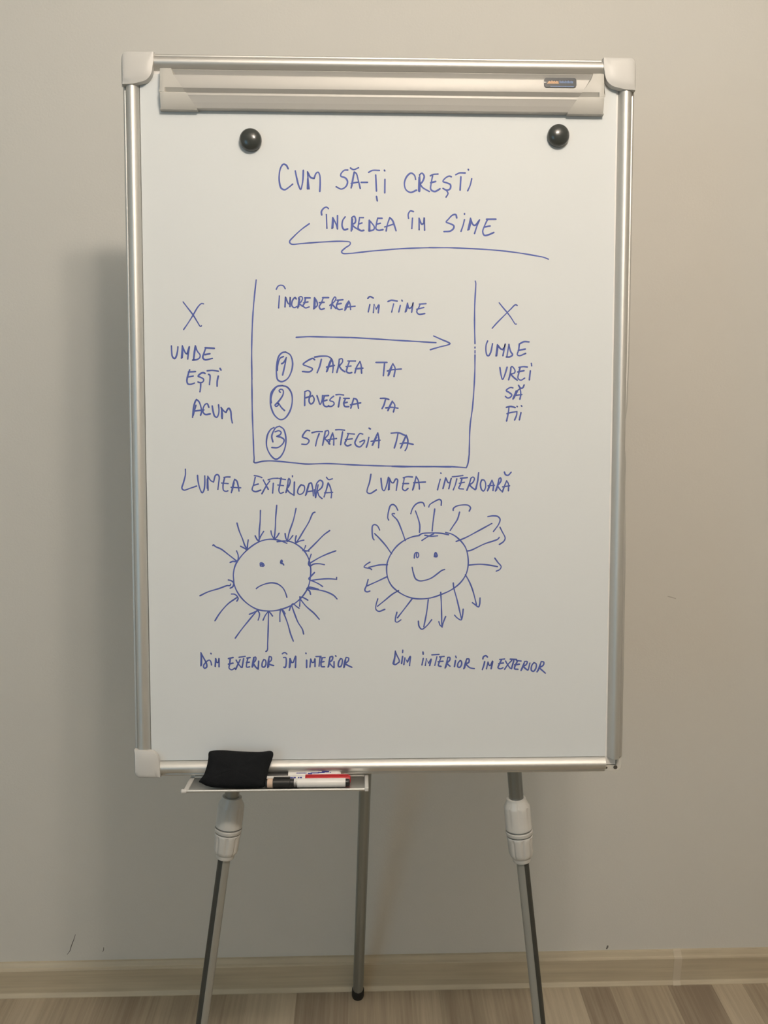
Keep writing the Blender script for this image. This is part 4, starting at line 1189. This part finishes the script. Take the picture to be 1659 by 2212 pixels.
# ------------------------------------------------------------------ eraser cushion leaning on the bottom rail
OUT = [(110.4, -958.7, 17.3), (125.9, -958.0, 16.9), (152.0, -959.6, 17.5), (178.1, -960.5, 17.8), (193.7, -959.4, 17.3), (198.0, -962.9, 18.8), (196.7, -969.8, 21.9), (193.2, -979.4, 26.2), (190.4, -990.1, 31.1), (189.1, -998.0, 34.7), (187.1, -1003.0, 37.0), (180.1, -1004.6, 37.7), (160.9, -1004.9, 38.0), (138.5, -1004.4, 37.9), (117.3, -1003.3, 37.5), (106.3, -1001.0, 36.5), (100.3, -998.2, 35.2), (96.0, -996.4, 34.4), (98.6, -992.6, 32.6), (102.7, -987.0, 30.1), (105.8, -976.9, 25.5), (107.1, -967.8, 21.4), (107.0, -961.5, 18.5)]
def chain(pts, n):
    P = [Vector(p) for p in pts]
    out = []
    m = len(P)
    for i in range(m):
        p0, p1, p2, p3 = P[i - 1], P[i], P[(i + 1) % m], P[(i + 2) % m]
        for k in range(n):
            t = k / n
            out.append(p1 + 0.5 * t * ((p2 - p0) + t * ((2 * p0 - 5 * p1 + 4 * p2 - p3) + t * (3 * p1 - p0 - 3 * p2 + p3))))
    return out
ol = chain(OUT, 4)
ctr = Vector((0, 0, 0))
for p in ol:
    ctr += p / len(ol)
nrm = Vector((0, 0.42, 0.91))
NR = 12
vs, fs = [], []
no = len(ol)
for side in (1, -1):
    for r in range(NR, 0, -1):
        rr = (r / NR)
        h = 11.5 * max(0.0, 1 - rr ** 2.6) ** 0.55
        for k, p in enumerate(ol):
            q = ctr + (p - ctr) * rr
            wr = 0.35 * math.sin(k * 0.45) * math.sin(math.pi * rr)
            q = q + nrm * (side * h * (1.0 if side > 0 else 0.55) + wr)
            q.y = max(q.y, TV + 0.9)
            vs.append(bp(*q))
    q = ctr + nrm * (side * 11.5 * (1.0 if side > 0 else 0.55))
    vs.append(bp(*q))
stride = NR * no + 1
for sidx in (0, 1):
    b0 = sidx * stride
    for r in range(NR - 1):
        for k in range(no):
            fs.append((b0 + r * no + k, b0 + r * no + (k + 1) % no, b0 + (r + 1) * no + (k + 1) % no, b0 + (r + 1) * no + k))
    for k in range(no):
        fs.append((b0 + (NR - 1) * no + k, b0 + (NR - 1) * no + (k + 1) % no, b0 + NR * no))
er = obj('board_eraser', vs, fs, M['cloth'], angle=80)
bmx = bmesh.new()
bmx.from_mesh(er.data)
bmesh.ops.remove_doubles(bmx, verts=bmx.verts, dist=0.0002)
bmesh.ops.recalc_face_normals(bmx, faces=bmx.faces)
bmx.to_mesh(er.data)
bmx.free()
smooth(er.data, 80)
rebase(er, bp(142, TV, 38))
tag(er, 'black cloth eraser cushion leaning on the bottom rail in the pen tray', 'eraser')

# ------------------------------------------------------------------ markers in the tray
def axis_at(w, r=6.3):
    return lambda u: bp(u, TV + 0.15 + r, w)
def seg(name, ax, u0, u1, prof, mat, parent, n=28):
    """prof: (u mm, radius mm)"""
    L = (ax(u1) - ax(u0)).length
    return MB().lathe(ax(u0), ax(u1), [((u - u0) * 0.001, r * 0.001) for u, r in prof], n).build(name, mat, parent)

ax = axis_at(36.0, 6.6)
mk = thing('marker', bp(245, TV, 36), 'whiteboard marker with black cap and plain white barrel, nearest the front of the tray', 'marker')
seg('barrel', ax, 233, 300, [(228, 5.6), (228.5, 6.0), (299.2, 6.0), (300, 5.7)], M['marker_white'], mk)
cap_o = seg('cap', ax, 199, 233.5, [(199, 6.2), (199.4, 6.6), (222.6, 6.6), (223.2, 6.0), (233, 6.0), (233.4, 5.6)], M['black_plastic'], mk)
MB().box(200, 223, TV + 0.2 + 12.2, TV + 0.2 + 15.2, 34.4, 37.6, bp).build('clip', M['black_plastic'], cap_o, bevel=0.0005)
bd = seg('band', ax, 191.5, 199, [(191.5, 6.1), (191.8, 6.4), (199, 6.4)], M['marker_band'], mk)
bd['label'] = 'peach coloured band'
seg('cap_tip', ax, 188.5, 191.5, [(188.5, 4.6), (189.2, 5.6), (191.6, 5.9)], M['black_plastic'], mk)
seg('end_plug', ax, 299.6, 306, [(299.4, 4.9), (304.8, 4.9), (305.6, 4.4), (306, 3.2)], M['black_plastic'], mk)

ax = axis_at(22.8, 6.0)
mk = thing('marker', bp(245, TV, 22.5), 'whiteboard marker with red cap and clip, lying between the two black-capped markers', 'marker')
seg('barrel', ax, 183, 262, [(183, 5.0), (184, 5.6), (262, 5.6)], M['marker_white'], mk)
pb = MB()
for i, (a, b) in enumerate(((222, 226), (226.6, 230), (233, 235), (235.6, 238.6))):
    pb.cyl_patch(ax(0), ax(1) - ax(0), 0.00566, a * 0.001, b * 0.001, 20, 40)
pb.build('printing', M['print_blue'], mk)
cap_o = seg('cap', ax, 243, 307, [(243, 5.5), (243.3, 5.9), (304.5, 5.9), (306.4, 5.2), (307, 3.6)], M['red'], mk)
MB().prism([(243.2, 11.4), (243.2, 12.9), (296, 13.2), (303, 12.8), (306.8, 10.8), (307.4, 6.0), (304.6, 6.0), (303, 11.0)], 21.0, 25.0,
           lambda a, b, c: bp(a, TV + 0.2 + b, c)).build('clip', M['red'], cap_o, bevel=0.0004)

ax = axis_at(9.2, 6.3)
mk = thing('marker', bp(245, TV, 9.2), 'whiteboard marker with black cap and blue printing, rearmost under the bottom rail', 'marker')
seg('barrel', ax, 216, 293, [(214, 5.6), (218, 5.9), (288, 5.9), (291, 5.4), (293, 4.2)], M['marker_white'], mk)
seg('cap', ax, 176, 218.2, [(176, 4.8), (177, 6.0), (217.8, 6.2), (218.2, 5.8)], M['black_plastic'], mk)
pb = MB()
for i in range(8):
    pb.cyl_patch(ax(0), ax(1) - ax(0), 0.00596, (230 + i * 1.8) * 0.001, (231.5 + i * 1.8) * 0.001, 14, 30)
for i, (a, b, c, d) in enumerate(((246, 252, 22, 40), (250, 262, 12, 30), (260, 270, 4, 26), (266, 276, -6, 14), (277, 279, 10, 22))):
    pb.cyl_patch(ax(0), ax(1) - ax(0), 0.00597 + 0.00001 * i, a * 0.001, b * 0.001, c, d)
pb.build('printing', M['print_blue'], mk)
